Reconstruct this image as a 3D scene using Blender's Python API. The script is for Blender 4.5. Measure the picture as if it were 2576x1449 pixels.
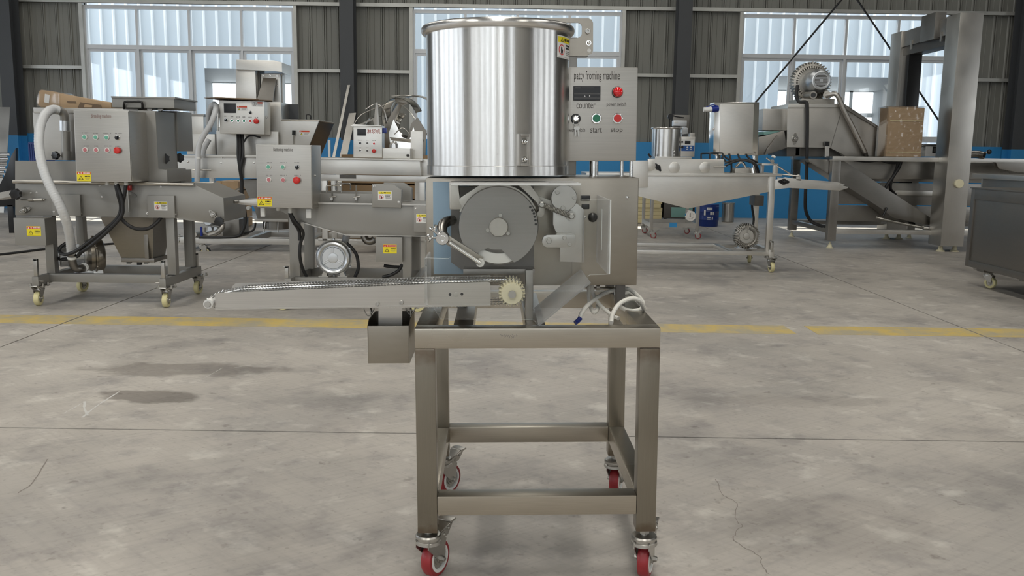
import bpy, bmesh, math, random
from mathutils import Vector, Matrix
random.seed(7)
for _o in list(bpy.data.objects): bpy.data.objects.remove(_o)
scene = bpy.context.scene
COL = scene.collection

# ------------------------------------------------------------------ camera
FPX, HC, PITCH, ROLL = 2250.0, 1.085, math.atan(340.5/2250.0), 0.014
R0 = Vector((1, 0, 0)); U0 = Vector((0, math.sin(PITCH), math.cos(PITCH))); FWD = Vector((0, math.cos(PITCH), -math.sin(PITCH)))
CR = R0*math.cos(ROLL)+U0*math.sin(ROLL); CU = U0*math.cos(ROLL)-R0*math.sin(ROLL)
CAM = Vector((0, 0, HC))
cd = bpy.data.cameras.new('camera'); cam = bpy.data.objects.new('camera', cd); COL.objects.link(cam)
cd.sensor_width = 36; cd.lens = FPX/2576*36; cd.clip_start = .05; cd.clip_end = 300
cam.matrix_world = Matrix(((CR.x, CU.x, -FWD.x, CAM.x), (CR.y, CU.y, -FWD.y, CAM.y), (CR.z, CU.z, -FWD.z, CAM.z), (0, 0, 0, 1)))
scene.camera = cam
# ------------------------------------------------------------------ world and lights
w = bpy.data.worlds.new('sky'); scene.world = w; w.use_nodes = True
nt = w.node_tree; bg = nt.nodes['Background']; bg.inputs[0].default_value = (.86, .93, 1.0, 1); bg.inputs[1].default_value = 3.1
def area(name, loc, rot, sx, sy, power, col=(1, 1, 1)):
    l = bpy.data.lights.new(name, 'AREA'); l.shape = 'RECTANGLE'; l.size = sx; l.size_y = sy; l.energy = power; l.color = col
    o = bpy.data.objects.new(name, l); COL.objects.link(o); o.location = loc; o.rotation_euler = rot; return o
# roof daylight strips (between the bays) and the big windows / open door behind the photographer
for yy in (-4.5, 1.5, 7.5, 13.0):
    for xx in (-5.7, 0, 5.7):
        area('skylight_lamp', (xx, yy, 7.2), (0, 0, 0), 1.1, 4.0, {-4.5: 168, 1.5: 168, 7.5: 70, 13.0: 58}[yy]*(.62 if xx > 3 else 1.06), (1.0, .97, .90))
BACKW = (-8.4, -6.6, -4.6, -2.9, -1.2, 1.0, 4.2)
for xx in BACKW:
    area('back_window_daylight', (xx, -7.9, 2.7), (math.radians(90), 0, 0), .62, 3.2, 12, (.94, .97, 1.0))
LEFTW = (-6.0, -3.4, -.8, 1.8, 4.4, 8.0, 11.0)
for yy in LEFTW:
    area('left_window_daylight', (-13.9, yy, 2.6), (math.radians(90), 0, math.radians(-90)), 1.3, 2.4, 34 if yy < 6 else 22, (.86, .92, 1.0))
RIGHT_FILL = (-5.0, -2.0, 1.0, 4.0)  # unseen warm lamps added at right to lighten the hopper's reflections
for yy in RIGHT_FILL:
    area('right_wall_fill', (13.9, yy, 2.6), (math.radians(90), 0, math.radians(90)), 1.3, 2.4, 13, (1.0, .96, .90))
sd = bpy.data.lights.new('sun', 'SUN'); sd.energy = 9.0; sd.angle = .009; sd.color = (1, .93, .82)
so = bpy.data.objects.new('sun', sd); COL.objects.link(so)
so.rotation_euler = Vector((.06, -.79, -1.0)).to_track_quat('-Z', 'Y').to_euler()
vs = scene.view_settings; vs.view_transform = 'Standard'; vs.look = 'None'; vs.exposure = 0.0; vs.gamma = 1.0; vs.use_curve_mapping = False
scene.cycles.use_denoising = True
scene.cycles.max_bounces = 7; scene.cycles.diffuse_bounces = 3; scene.cycles.glossy_bounces = 4; scene.cycles.transparent_max_bounces = 24; scene.cycles.caustics_reflective = False; scene.cycles.caustics_refractive = False
scene.cycles.sample_clamp_indirect = 2.0

# ------------------------------------------------------------------ materials
MATS = {}
def nodes(name):
    m = bpy.data.materials.new(name); m.use_nodes = True; MATS[name] = m
    return m, m.node_tree, m.node_tree.nodes['Principled BSDF']
def N(t, typ, **kw):
    n = t.nodes.new(typ)
    for k, v in kw.items(): setattr(n, k, v)
    return n
def plain(name, col, rough=.5, metal=0., noise=0., scale=8., bump=0., coat=0.):
    m, t, b = nodes(name)
    b.inputs['Base Color'].default_value = (*col, 1); b.inputs['Roughness'].default_value = rough; b.inputs['Metallic'].default_value = metal
    if coat: b.inputs['Coat Weight'].default_value = coat
    if noise or bump:
        tc = N(t, 'ShaderNodeTexCoord'); nz = N(t, 'ShaderNodeTexNoise'); nz.inputs['Scale'].default_value = scale; nz.inputs['Detail'].default_value = 5
        t.links.new(tc.outputs['Object'], nz.inputs['Vector'])
        if noise:
            mx = N(t, 'ShaderNodeMix', data_type='RGBA')
            mx.inputs[6].default_value = (*[c*(1-noise) for c in col], 1); mx.inputs[7].default_value = (*[min(1, c*(1+noise)) for c in col], 1)
            t.links.new(nz.outputs['Fac'], mx.inputs[0]); t.links.new(mx.outputs[2], b.inputs['Base Color'])
        if bump:
            bp = N(t, 'ShaderNodeBump'); bp.inputs['Strength'].default_value = bump; bp.inputs['Distance'].default_value = .01
            t.links.new(nz.outputs['Fac'], bp.inputs['Height']); t.links.new(bp.outputs['Normal'], b.inputs['Normal'])
    return m
def steel(name, col=(.60, .58, .54), r0=.26, r1=.42, stretch=(1, 1, 60), grain=.10, blotch=.10, bump=.0, dirt=None):
    m, t, b = nodes(name); b.inputs['Metallic'].default_value = 1
    tc = N(t, 'ShaderNodeTexCoord'); mp = N(t, 'ShaderNodeMapping'); mp.inputs['Scale'].default_value = stretch
    t.links.new(tc.outputs['Object'], mp.inputs['Vector'])
    n1 = N(t, 'ShaderNodeTexNoise'); n1.inputs['Scale'].default_value = 7; n1.inputs['Detail'].default_value = 2; t.links.new(mp.outputs[0], n1.inputs['Vector'])
    n2 = N(t, 'ShaderNodeTexNoise'); n2.inputs['Scale'].default_value = 4; n2.inputs['Detail'].default_value = 2; t.links.new(tc.outputs['Object'], n2.inputs['Vector'])
    ad = N(t, 'ShaderNodeMath', operation='ADD'); s1 = N(t, 'ShaderNodeMath', operation='MULTIPLY'); s1.inputs[1].default_value = grain*2
    s2 = N(t, 'ShaderNodeMath', operation='MULTIPLY'); s2.inputs[1].default_value = blotch*2
    t.links.new(n1.outputs['Fac'], s1.inputs[0]); t.links.new(n2.outputs['Fac'], s2.inputs[0]); t.links.new(s1.outputs[0], ad.inputs[0]); t.links.new(s2.outputs[0], ad.inputs[1])
    of = N(t, 'ShaderNodeMath', operation='ADD'); of.inputs[1].default_value = 1-grain-blotch; t.links.new(ad.outputs[0], of.inputs[0])
    vm = N(t, 'ShaderNodeVectorMath', operation='SCALE'); vm.inputs[0].default_value = col; t.links.new(of.outputs[0], vm.inputs['Scale'])
    t.links.new(vm.outputs[0], b.inputs['Base Color'])
    mr = N(t, 'ShaderNodeMapRange'); mr.inputs[1].default_value = .2; mr.inputs[2].default_value = .8; mr.inputs[3].default_value = r0; mr.inputs[4].default_value = r1
    t.links.new(n2.outputs['Fac'], mr.inputs[0]); t.links.new(mr.outputs[0], b.inputs['Roughness'])
    if bump:
        bp = N(t, 'ShaderNodeBump'); bp.inputs['Strength'].default_value = bump*4; bp.inputs['Distance'].default_value = .002
        t.links.new(n1.outputs['Fac'], bp.inputs['Height']); t.links.new(bp.outputs['Normal'], b.inputs['Normal'])
    return m
steel('steel_v', stretch=(60, 60, 1))                       # vertical brushing
steel('steel_h', (.51, .485, .445), stretch=(1, 1, 60))                        # horizontal brushing
steel('steel_tube', (.44, .40, .335), .23, .36, (2, 2, 50), .10, .12)
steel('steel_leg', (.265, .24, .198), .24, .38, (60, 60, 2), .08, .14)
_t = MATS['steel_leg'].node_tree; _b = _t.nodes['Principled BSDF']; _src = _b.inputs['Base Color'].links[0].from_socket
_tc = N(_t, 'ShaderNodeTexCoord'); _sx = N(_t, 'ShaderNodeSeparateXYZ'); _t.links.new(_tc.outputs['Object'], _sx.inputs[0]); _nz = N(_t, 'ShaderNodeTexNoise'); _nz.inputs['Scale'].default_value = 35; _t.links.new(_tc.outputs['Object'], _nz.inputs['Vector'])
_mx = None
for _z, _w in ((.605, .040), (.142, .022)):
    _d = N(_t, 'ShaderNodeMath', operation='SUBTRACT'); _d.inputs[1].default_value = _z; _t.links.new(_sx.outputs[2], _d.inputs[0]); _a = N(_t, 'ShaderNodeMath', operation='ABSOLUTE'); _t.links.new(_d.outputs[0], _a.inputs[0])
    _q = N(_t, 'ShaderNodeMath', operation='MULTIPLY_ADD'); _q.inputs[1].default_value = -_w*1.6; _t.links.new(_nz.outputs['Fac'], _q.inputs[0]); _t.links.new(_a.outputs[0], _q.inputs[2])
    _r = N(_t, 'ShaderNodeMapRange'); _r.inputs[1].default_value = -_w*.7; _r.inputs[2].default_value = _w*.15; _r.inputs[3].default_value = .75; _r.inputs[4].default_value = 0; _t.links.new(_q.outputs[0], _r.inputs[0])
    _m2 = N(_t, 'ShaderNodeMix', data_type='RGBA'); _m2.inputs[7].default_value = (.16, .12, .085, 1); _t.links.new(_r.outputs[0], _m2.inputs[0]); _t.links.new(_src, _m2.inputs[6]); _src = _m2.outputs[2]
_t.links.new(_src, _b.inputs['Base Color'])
steel('steel_hop', (.72, .71, .69), .27, .2701, (40, 40, 1), .05, .06, .01)
_m = MATS['steel_hop']; _t = _m.node_tree; _b = _t.nodes['Principled BSDF']; _tg = N(_t, 'ShaderNodeTangent'); _tg.direction_type = 'RADIAL'; _tg.axis = 'Z'
_t.links.new(_tg.outputs[0], _b.inputs['Tangent']); _b.inputs['Anisotropic'].default_value = .72; _b.inputs['Anisotropic Rotation'].default_value = .25
steel('steel_box', (.44, .42, .385), .32, .44, (1, 30, 30), .10, .10)
steel('steel_warm', (.315, .285, .24), .25, .38, (4, 4, 12), .06, .12)
steel('steel_bg', (.52, .50, .465), .28, .44, (3, 3, 18), .05, .10)
steel('steel_bg_light', (.68, .66, .62), .28, .44, (3, 3, 14), .05, .10)
steel('steel_bg_dark', (.27, .257, .238), .28, .44, (3, 3, 14), .06, .12)
steel('steel_mirror', (.80, .78, .74), .10, .18, (2, 2, 8), .03, .06, .0)
steel('zinc', (.47, .455, .425), .27, .38, (9, 9, 9), .06, .14)
steel('chrome', (.80, .79, .77), .12, .2, (5, 5, 5), .02, .04, 0)
steel('alu_cast', (.47, .45, .41), .36, .52, (14, 14, 14), .08, .14, .02)
steel('alu_paint', (.66, .68, .70), .34, .46, (12, 12, 12), .04, .08)
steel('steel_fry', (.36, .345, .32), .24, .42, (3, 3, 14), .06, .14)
steel('trolley_steel', (.25, .235, .215), .36, .5, (3, 3, 14), .05, .10)
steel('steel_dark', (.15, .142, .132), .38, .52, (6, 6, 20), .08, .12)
steel('disc_grey', (.30, .288, .275), .42, .55, (1, 1, 30), .06, .06, .01)
plain('grey_paint', (.31, .30, .278), .42, .6, .05, 3)
plain('black_rubber', (.014, .014, .015), .5)
plain('black_plastic', (.012, .012, .013), .28)
plain('black_gloss', (.008, .008, .01), .3)
plain('white_plastic', (.82, .82, .79), .4)
plain('cream_plastic', (.80, .74, .52), .42, noise=.05, scale=20)
plain('nylon', (.86, .85, .82), .35)
plain('red_btn', (.62, .02, .015), .3, coat=.3)
plain('red_lamp', (.80, .006, .012), .12, coat=1)
plain('green_btn', (.02, .20, .11), .35)
plain('mint_btn', (.14, .42, .31), .35)
plain('pink_btn', (.52, .17, .19), .35)
plain('red_poly', (.30, .022, .028), .38, noise=.25, scale=60)
plain('grime', (.30, .25, .22), .6)
plain('ivory_wheel', (.72, .66, .36), .45, noise=.12, scale=30)
plain('blue_paint', (.040, .285, .62), .55, noise=.06, scale=1.5)
plain('blue_plastic', (.012, .03, .24), .3)
plain('blue_drum', (.010, .035, .20), .35)
plain('blue_label', (.02, .10, .34), .4)
plain('film_blue', (.30, .42, .52), .28, .25, .06, 4)
plain('sign_yellow', (.87, .73, .02), .4)
plain('sign_red', (.68, .08, .03), .4)
plain('sign_white', (.82, .82, .80), .4)
plain('ring_red', (.72, .05, .04), .4)
plain('ink', (.012, .012, .014), .5)
plain('ink_grey', (.22, .21, .20), .5)
plain('ink_engraved', (.055, .048, .04), .5)
plain('ink_faded', (.26, .17, .15), .5)
plain('ink_red', (.40, .08, .06), .5)
plain('cardboard', (.46, .32, .19), .7, noise=.12, scale=12, bump=.1)
plain('cardboard_dark', (.16, .11, .07), .8)
plain('foam_yellow', (.70, .61, .36), .7, noise=.06, scale=10)
plain('wood', (.30, .20, .11), .7, noise=.2, scale=6)
plain('copper', (.50, .22, .10), .35, 1)
plain('teal_belt', (.22, .42, .38), .6)
plain('white_cable', (.78, .76, .70), .35)
plain('column_paint', (.062, .066, .072), .5, noise=.08, scale=3)
plain('seam_dark', (.02, .02, .02), .7)
plain('girt_galv', (.52, .52, .49), .42, .6, .2, 4)
plain('alu_frame', (.66, .68, .70), .4, .25)
plain('wall_sheet', (.235, .235, .212), .5, .1, .06, 2.5)
plain('ext_sheet', (.62, .66, .70), .5, 0, .06, .8); plain('ext_rib_glint', (.95, .95, .95), .4)  # ribs near-white: sun glinting on them is put into the colour
plain('ext_white', (.9, .9, .88), .5)
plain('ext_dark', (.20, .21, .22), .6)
plain('ext_red', (.45, .10, .06), .6)
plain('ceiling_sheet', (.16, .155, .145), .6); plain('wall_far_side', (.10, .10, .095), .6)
def glassy(name, col, rough, trans_fac, tint=(1, 1, 1)):
    """thin clear sheet: mostly transparent with a gloss on top"""
    m = bpy.data.materials.new(name); m.use_nodes = True; MATS[name] = m; t = m.node_tree; t.nodes.clear()
    o = N(t, 'ShaderNodeOutputMaterial'); mx = N(t, 'ShaderNodeMixShader'); tr = N(t, 'ShaderNodeBsdfTransparent'); tr.inputs[0].default_value = (*tint, 1)
    gl = N(t, 'ShaderNodeBsdfGlossy'); gl.inputs['Roughness'].default_value = rough; gl.inputs[0].default_value = (*col, 1)
    lw_ = N(t, 'ShaderNodeLayerWeight'); pw_ = N(t, 'ShaderNodeMath', operation='POWER'); pw_.inputs[1].default_value = 4.0; t.links.new(lw_.outputs['Facing'], pw_.inputs[0]); fr = N(t, 'ShaderNodeMath', operation='MULTIPLY_ADD'); fr.inputs[1].default_value = .75; fr.inputs[2].default_value = .02; t.links.new(pw_.outputs[0], fr.inputs[0])
    ad = N(t, 'ShaderNodeMath', operation='ADD'); ad.inputs[1].default_value = trans_fac; ad.use_clamp = True
    t.links.new(fr.outputs[0], ad.inputs[0]); t.links.new(ad.outputs[0], mx.inputs[0]); t.links.new(tr.outputs[0], mx.inputs[1]); t.links.new(gl.outputs[0], mx.inputs[2]); t.links.new(mx.outputs[0], o.inputs[0])
    return m
glassy('acrylic', (1, 1, 1), .06, .015, (.975, .98, .975))
glassy('window_glass', (1, 1, 1), .02, .02, (.95, .97, .97))
glassy('shrink_wrap', (1, 1, 1), .12, .07, (.95, .95, .95))
_m = plain('acrylic_edge', (.82, .84, .83), .15)
_m = plain('acrylic_frost', (.75, .76, .76), .25); _b = _m.node_tree.nodes['Principled BSDF']; _b.inputs['Alpha'].default_value = .28
_m = plain('acrylic_grey', (.46, .46, .46), .22); _m.node_tree.nodes['Principled BSDF'].inputs['Alpha'].default_value = .55
# corrugated clear hose: milky, partly see-through
_m = plain('hose_clear', (.72, .73, .74), .3); _b = _m.node_tree.nodes['Principled BSDF']; _b.inputs['Alpha'].default_value = .86

# ------------------------------------------------------------------ frames: pixel of the 2576x1449 photo + a real plane of the thing -> local point
class Frame:
    def __init__(s, base, yaw=0., roll_cam=False):
        M = Matrix.Translation(Vector(base)) @ Matrix.Rotation(yaw, 4, 'Z')
        if roll_cam:   # thing that stands level in the picture (its screw feet take up the slope of the floor)
            Rm = Matrix.Rotation(-ROLL, 4, FWD)
            M = Matrix.Translation(CAM) @ Rm @ Matrix.Translation(-CAM) @ M
        s.M = M; s.I = M.inverted(); s.o = s.I @ CAM
    def d(s, x, y):
        return s.I.to_3x3() @ (FWD+CR*((x-1288)/FPX)-CU*((y-724.5)/FPX))
    def p(s, x, y, Y=0.):
        d = s.d(x, y); return s.o+d*((Y-s.o.y)/d.y)
    def px(s, x, y, X):
        d = s.d(x, y); return s.o+d*((X-s.o.x)/d.x)
    def pz(s, x, y, Z=0.):
        d = s.d(x, y); return s.o+d*((Z-s.o.z)/d.z)
WORLD = Frame((0, 0, 0))

# ------------------------------------------------------------------ mesh builder
class MB:
    def __init__(s): s.bm = bmesh.new(); s.mi = 0
    def _f(s, vs):
        try:
            f = s.bm.faces.new(vs); f.material_index = s.mi; return f
        except ValueError: return None
    def mat(s, i): s.mi = i; return s
    def box(s, a, b, bev=0.):
        a = Vector(a); b = Vector(b); x0, x1 = sorted((a.x, b.x)); y0, y1 = sorted((a.y, b.y)); z0, z1 = sorted((a.z, b.z))
        return s.hexa([(x0, y0, z0), (x1, y0, z0), (x1, y0, z1), (x0, y0, z1), (x0, y1, z0), (x1, y1, z0), (x1, y1, z1), (x0, y1, z1)], bev)
    def hexa(s, c, bev=0.):
        v = [s.bm.verts.new(q) for q in c]
        fs = [s._f([v[i] for i in q]) for q in ((0, 1, 2, 3), (5, 4, 7, 6), (4, 0, 3, 7), (1, 5, 6, 2), (3, 2, 6, 7), (4, 5, 1, 0))]
        if bev > 0: s._bev(fs, bev)
        return s
    def _bev(s, fs, bev, seg=2):
        es = list({e for f in fs if f for e in f.edges})
        r = bmesh.ops.bevel(s.bm, geom=es, offset=bev, segments=seg, profile=.7, affect='EDGES', clamp_overlap=True)
        for f in r['faces']: f.material_index = s.mi
    def prism(s, pts, ext, bev=0.):
        """polygon (3D points) extruded by vector ext"""
        ext = Vector(ext); a = [s.bm.verts.new(Vector(q)) for q in pts]; b = [s.bm.verts.new(Vector(q)+ext) for q in pts]; n = len(a)
        nrm = Vector((0, 0, 0))
        for i in range(n): nrm += Vector(pts[i]).cross(Vector(pts[(i+1) % n]))
        if nrm.dot(ext) > 0: fs = [s._f(list(reversed(a))), s._f(b)]; sg = 1
        else: fs = [s._f(a), s._f(list(reversed(b)))]; sg = -1
        for i in range(n):
            j = (i+1) % n; q = [a[i], a[j], b[j], b[i]]
            fs.append(s._f(q if sg > 0 else q[::-1]))
        if bev > 0: s._bev(fs, bev)
        return s
    def plate(s, F, pxs, Y, depth, bev=0.):
        return s.prism([F.p(x, y, Y) for x, y in pxs], (0, depth, 0), bev)
    def frame_of(s, d):
        d = d.normalized(); up = Vector((0, 0, 1)) if abs(d.z) < .9 else Vector((1, 0, 0))
        u = d.cross(up).normalized(); return u, u.cross(d).normalized()
    def cyl(s, p0, p1, r0, r1=None, n=20, caps=True):
        p0 = Vector(p0); p1 = Vector(p1); r1 = r0 if r1 is None else r1; u, v = s.frame_of(p1-p0)
        A = []; B = []
        for i in range(n):
            a = 2*math.pi*i/n; q = u*math.cos(a)+v*math.sin(a); A.append(s.bm.verts.new(p0+q*r0)); B.append(s.bm.verts.new(p1+q*r1))
        for i in range(n): s._f([A[i], B[i], B[(i+1) % n], A[(i+1) % n]])
        if caps: s._f(A); s._f(B[::-1])
        return s
    def lathe(s, c, ax, prof, n=32, cap0=True, cap1=True, a0=0., a1=2*math.pi):
        c = Vector(c); ax = Vector(ax).normalized(); u, v = s.frame_of(ax); rings = []; full = abs(a1-a0-2*math.pi) < 1e-6
        for r, h in prof:
            rings.append([s.bm.verts.new(c+ax*h+(u*math.cos(a0+(a1-a0)*i/(n if full else n-1))+v*math.sin(a0+(a1-a0)*i/(n if full else n-1)))*max(r, 1e-5)) for i in range(n)])
        for A, B in zip(rings, rings[1:]):
            for i in range(n if full else n-1):
                j = (i+1) % n; s._f([A[i], B[i], B[j], A[j]])
        if cap0: s._f(rings[0])
        if cap1: s._f(rings[-1][::-1])
        return s
    def tube(s, pts, r, n=10, sub=6, closed=False, rfun=None, caps=True):
        pts = [Vector(q) for q in pts]
        if sub > 1 and len(pts) > 2: pts = catmull(pts, sub, closed)
        N_ = len(pts); prev = None; rings = []
        for i, q in enumerate(pts):
            a = pts[(i-1) % N_] if (closed or i > 0) else q; b = pts[(i+1) % N_] if (closed or i < N_-1) else q
            d = (b-a).normalized()
            if prev is None: u, v = s.frame_of(d)
            else:
                u = (prev-d*prev.dot(d)).normalized(); v = u.cross(d).normalized()
            prev = u; rr = rfun(i, N_)*r if rfun else r
            rings.append([s.bm.verts.new(q+(u*math.cos(2*math.pi*k/n)+v*math.sin(2*math.pi*k/n))*rr) for k in range(n)])
        m = N_ if closed else N_-1
        for i in range(m):
            A = rings[i]; B = rings[(i+1) % N_]
            for k in range(n): s._f([A[k], B[k], B[(k+1) % n], A[(k+1) % n]])
        if caps and not closed: s._f(rings[0]); s._f(rings[-1][::-1])
        return s
    def quad(s, a, b, c, d):
        s._f([s.bm.verts.new(Vector(q)) for q in (a, b, c, d)]); return s
    def poly(s, pts): s._f([s.bm.verts.new(Vector(q)) for q in pts]); return s
    def sphere(s, c, r, n=12, sc=(1, 1, 1)):
        g = bmesh.ops.create_uvsphere(s.bm, u_segments=n, v_segments=max(6, n//2), radius=1.0)
        for v in g['verts']: v.co = Vector((v.co.x*r*sc[0], v.co.y*r*sc[1], v.co.z*r*sc[2]))+Vector(c)
        for f in {f for v in g['verts'] for f in v.link_faces}: f.material_index = s.mi
        return s
    def mesh(s, name, mats, smooth=35):
        me = bpy.data.meshes.new(name); bmesh.ops.recalc_face_normals(s.bm, faces=s.bm.faces); s.bm.to_mesh(me); s.bm.free()
        for m in (mats if isinstance(mats, (list, tuple)) else [mats]): me.materials.append(MATS[m])
        if smooth:
            me.shade_smooth(); me.set_sharp_from_angle(angle=math.radians(smooth))
        return me
    def obj(s, name, mats, parent=None, smooth=35, loc=None, label=None):
        o = bpy.data.objects.new(name, s.mesh(name, mats, smooth)); COL.objects.link(o)
        if parent: o.parent = parent
        if loc is not None: o.location = loc
        if label: o['label'] = label
        return o
def catmull(p, sub, closed=False):
    out = []; n = len(p)
    for i in range(n if closed else n-1):
        a = p[(i-1) % n] if (closed or i > 0) else p[0]*2-p[1]; b = p[i]; c = p[(i+1) % n]; d = p[(i+2) % n] if (closed or i < n-2) else p[-1]*2-p[-2]
        for k in range(sub):
            t = k/sub; out.append(.5*((2*b)+(c-a)*t+(2*a-5*b+4*c-d)*t*t+(3*b-a-3*c+d)*t**3))
    if not closed: out.append(p[-1])
    return out
def inst(me, name, parent, loc=(0, 0, 0), rot=(0, 0, 0), sc=(1, 1, 1)):
    o = bpy.data.objects.new(name, me); COL.objects.link(o); o.parent = parent; o.location = loc; o.rotation_euler = rot; o.scale = sc; return o
def thing(name, label, cat, F=None, group=None, kind=None):
    o = bpy.data.objects.new(name, None); COL.objects.link(o); o.empty_display_size = .1
    if F: o.matrix_world = F.M
    return tag(o, label, cat, group, kind)
def tag(o, label, cat, group=None, kind=None):
    if label: o['label'] = label
    if cat: o['category'] = cat
    if group: o['group'] = group
    if kind: o['kind'] = kind
    return o
def text_obj(s, name, mat, parent, loc, height, width=None, rot=(math.pi/2, 0, 0), align='LEFT', bold=0., label=None):
    c = bpy.data.curves.new('txt', 'FONT'); c.body = s; c.size = 1; c.align_x = align; c.offset = bold; c.resolution_u = 2
    o = bpy.data.objects.new('txt', c); COL.objects.link(o); bpy.context.view_layer.update()
    me = bpy.data.meshes.new_from_object(o.evaluated_get(bpy.context.evaluated_depsgraph_get())); bpy.data.objects.remove(o); bpy.data.curves.remove(c)
    xs = [v.co.x for v in me.vertices]; ys = [v.co.y for v in me.vertices]
    if not xs: return None
    sy = height/max(1e-6, (max(ys)-min(ys))); sx = sy if width is None else width/max(1e-6, max(xs)-min(xs)); ox = min(xs) if align == 'LEFT' else 0
    if align == 'CENTER': ox = (min(xs)+max(xs))/2
    my = min(ys)
    for v in me.vertices: v.co = Vector(((v.co.x-ox)*sx, (v.co.y-my)*sy, 0))
    me.materials.clear(); me.materials.append(MATS[mat]); me.name = name
    o = bpy.data.objects.new(name, me); COL.objects.link(o); o.parent = parent; o.location = loc; o.rotation_euler = rot
    if label: o['label'] = label
    return o
def flat(mb, x0, x1, z0, z1, y, th=.0006): mb.box((x0, y-th, z0), (x1, y, z1)); return mb
def rect(F, x0, x1, y0, y1, Y): # local x0,x1,z0,z1 of a frontal pixel rectangle on the plane Y
    a = F.p((x0+x1)/2, y0, Y); b = F.p((x0+x1)/2, y1, Y); l = F.p(x0, (y0+y1)/2, Y); r = F.p(x1, (y0+y1)/2, Y); return l.x, r.x, b.z, a.z
def fbox(mb, F, x0, x1, y0, y1, Y, depth, bev=0.):
    a, b, c, d = rect(F, x0, x1, y0, y1, Y); mb.box((a, Y, c), (b, Y+depth, d), bev); return mb
# ================================================================== SETTING
def concrete():
    m, t, b = nodes('concrete'); tc = N(t, 'ShaderNodeTexCoord'); geo = N(t, 'ShaderNodeNewGeometry')
    def noise(scale, detail, sx, sy, rot=0., rough=.6, w=0):
        mp = N(t, 'ShaderNodeMapping'); mp.inputs['Scale'].default_value = (sx, sy, 1); mp.inputs['Rotation'].default_value = (0, 0, rot); mp.inputs['Location'].default_value = (w, w*.7, 0)
        n = N(t, 'ShaderNodeTexNoise'); n.inputs['Scale'].default_value = scale; n.inputs['Detail'].default_value = detail; n.inputs['Roughness'].default_value = rough
        t.links.new(geo.outputs['Position'], mp.inputs['Vector']); t.links.new(mp.outputs[0], n.inputs['Vector']); return n.outputs['Fac']
    def ramp(src, stops):
        r = N(t, 'ShaderNodeValToRGB'); e = r.color_ramp.elements
        e[0].position, e[0].color = stops[0][0], (*stops[0][1], 1); e[1].position, e[1].color = stops[-1][0], (*stops[-1][1], 1)
        for p, c in stops[1:-1]:
            q = e.new(p); q.color = (*c, 1)
        t.links.new(src, r.inputs[0]); return r.outputs[0]
    def mix(a, c, fac, mode='MULTIPLY'):
        x = N(t, 'ShaderNodeMix', data_type='RGBA', blend_type=mode)
        if isinstance(fac, float): x.inputs[0].default_value = fac
        else: t.links.new(fac, x.inputs[0])
        for s, i in ((a, 6), (c, 7)):
            if isinstance(s, tuple): x.inputs[i].default_value = (*s, 1)
            else: t.links.new(s, x.inputs[i])
        return x.outputs[2]
    def streak(scale, rot, str_):
        m0 = N(t, 'ShaderNodeMapping'); m0.inputs['Rotation'].default_value = (0, 0, rot); m1 = N(t, 'ShaderNodeMapping'); m1.inputs['Scale'].default_value = (1, str_, 1)
        n = N(t, 'ShaderNodeTexNoise'); n.inputs['Scale'].default_value = scale; n.inputs['Detail'].default_value = 2
        t.links.new(geo.outputs['Position'], m0.inputs[0]); t.links.new(m0.outputs[0], m1.inputs[0]); t.links.new(m1.outputs[0], n.inputs['Vector']); return n.outputs['Fac']
    base = ramp(noise(.6, 4, 1, 1), [(.32, (.33, .312, .288)), (.50, (.45, .416, .375)), (.68, (.56, .52, .468))])
    c = mix(base, ramp(noise(1.9, 5, 1, 1, rough=.65), [(.36, (.70, .70, .72)), (.47, (.95, .95, .95)), (.58, (1, 1, 1)), (.70, (1.0, 1.0, 1.0))]), .8)
    c = mix(c, ramp(noise(6.5, 5, 1, 1, w=5, rough=.62), [(.33, (.70, .70, .72)), (.46, (1, 1, 1)), (.66, (1.0, 1.0, .99))]), .62)
    c = mix(c, ramp(noise(6.0, 4, 1, 1, w=9), [(.56, (0, 0, 0)), (.70, (.13, .13, .12))]), 1.0, 'ADD')       # pale scuffs
    c = mix(c, ramp(streak(2.6, -.62, 22), [(.36, (.86, .86, .86)), (.52, (1, 1, 1))]), .5)        # trowel and drag marks
    c = mix(c, ramp(streak(2.2, .75, 26), [(.34, (.86, .86, .86)), (.50, (1, 1, 1))]), .4)
    c = mix(c, ramp(noise(42, 2, 1, 1), [(.28, (.66, .64, .62)), (.40, (1, 1, 1))]), .5)              # pits and specks
    c = mix(c, ramp(noise(13, 3, 1, 1, w=2), [(.27, (.58, .56, .55)), (.345, (1, 1, 1))]), .75)           # small dark marks
    stn = noise(5, 3, 1, 1.3)   # old oil stains
    for (sx, sy, rx, ry, st) in ((-1.60, 3.83, .26, .12, .85), (-1.62, 4.32, .52, .15, .65), (1.35, 3.9, .55, .10, .25), (.95, 2.55, .35, .3, .22)):
        vm = N(t, 'ShaderNodeVectorMath', operation='SUBTRACT'); vm.inputs[1].default_value = (sx, sy, 0); t.links.new(geo.outputs['Position'], vm.inputs[0])
        vd = N(t, 'ShaderNodeVectorMath', operation='DIVIDE'); vd.inputs[1].default_value = (rx, ry, 1); t.links.new(vm.outputs[0], vd.inputs[0])
        ln = N(t, 'ShaderNodeVectorMath', operation='LENGTH'); t.links.new(vd.outputs[0], ln.inputs[0])
        ad = N(t, 'ShaderNodeMath', operation='MULTIPLY_ADD'); ad.inputs[1].default_value = 1.5; t.links.new(stn, ad.inputs[0]); t.links.new(ln.outputs['Value'], ad.inputs[2])
        mr = N(t, 'ShaderNodeMapRange'); mr.inputs[1].default_value = 1.45; mr.inputs[2].default_value = 1.75; mr.inputs[3].default_value = st; mr.inputs[4].default_value = 0; t.links.new(ad.outputs[0], mr.inputs[0])
        c = mix(c, (.42, .40, .39), mr.outputs[0])
    t.links.new(c, b.inputs['Base Color'])
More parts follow.
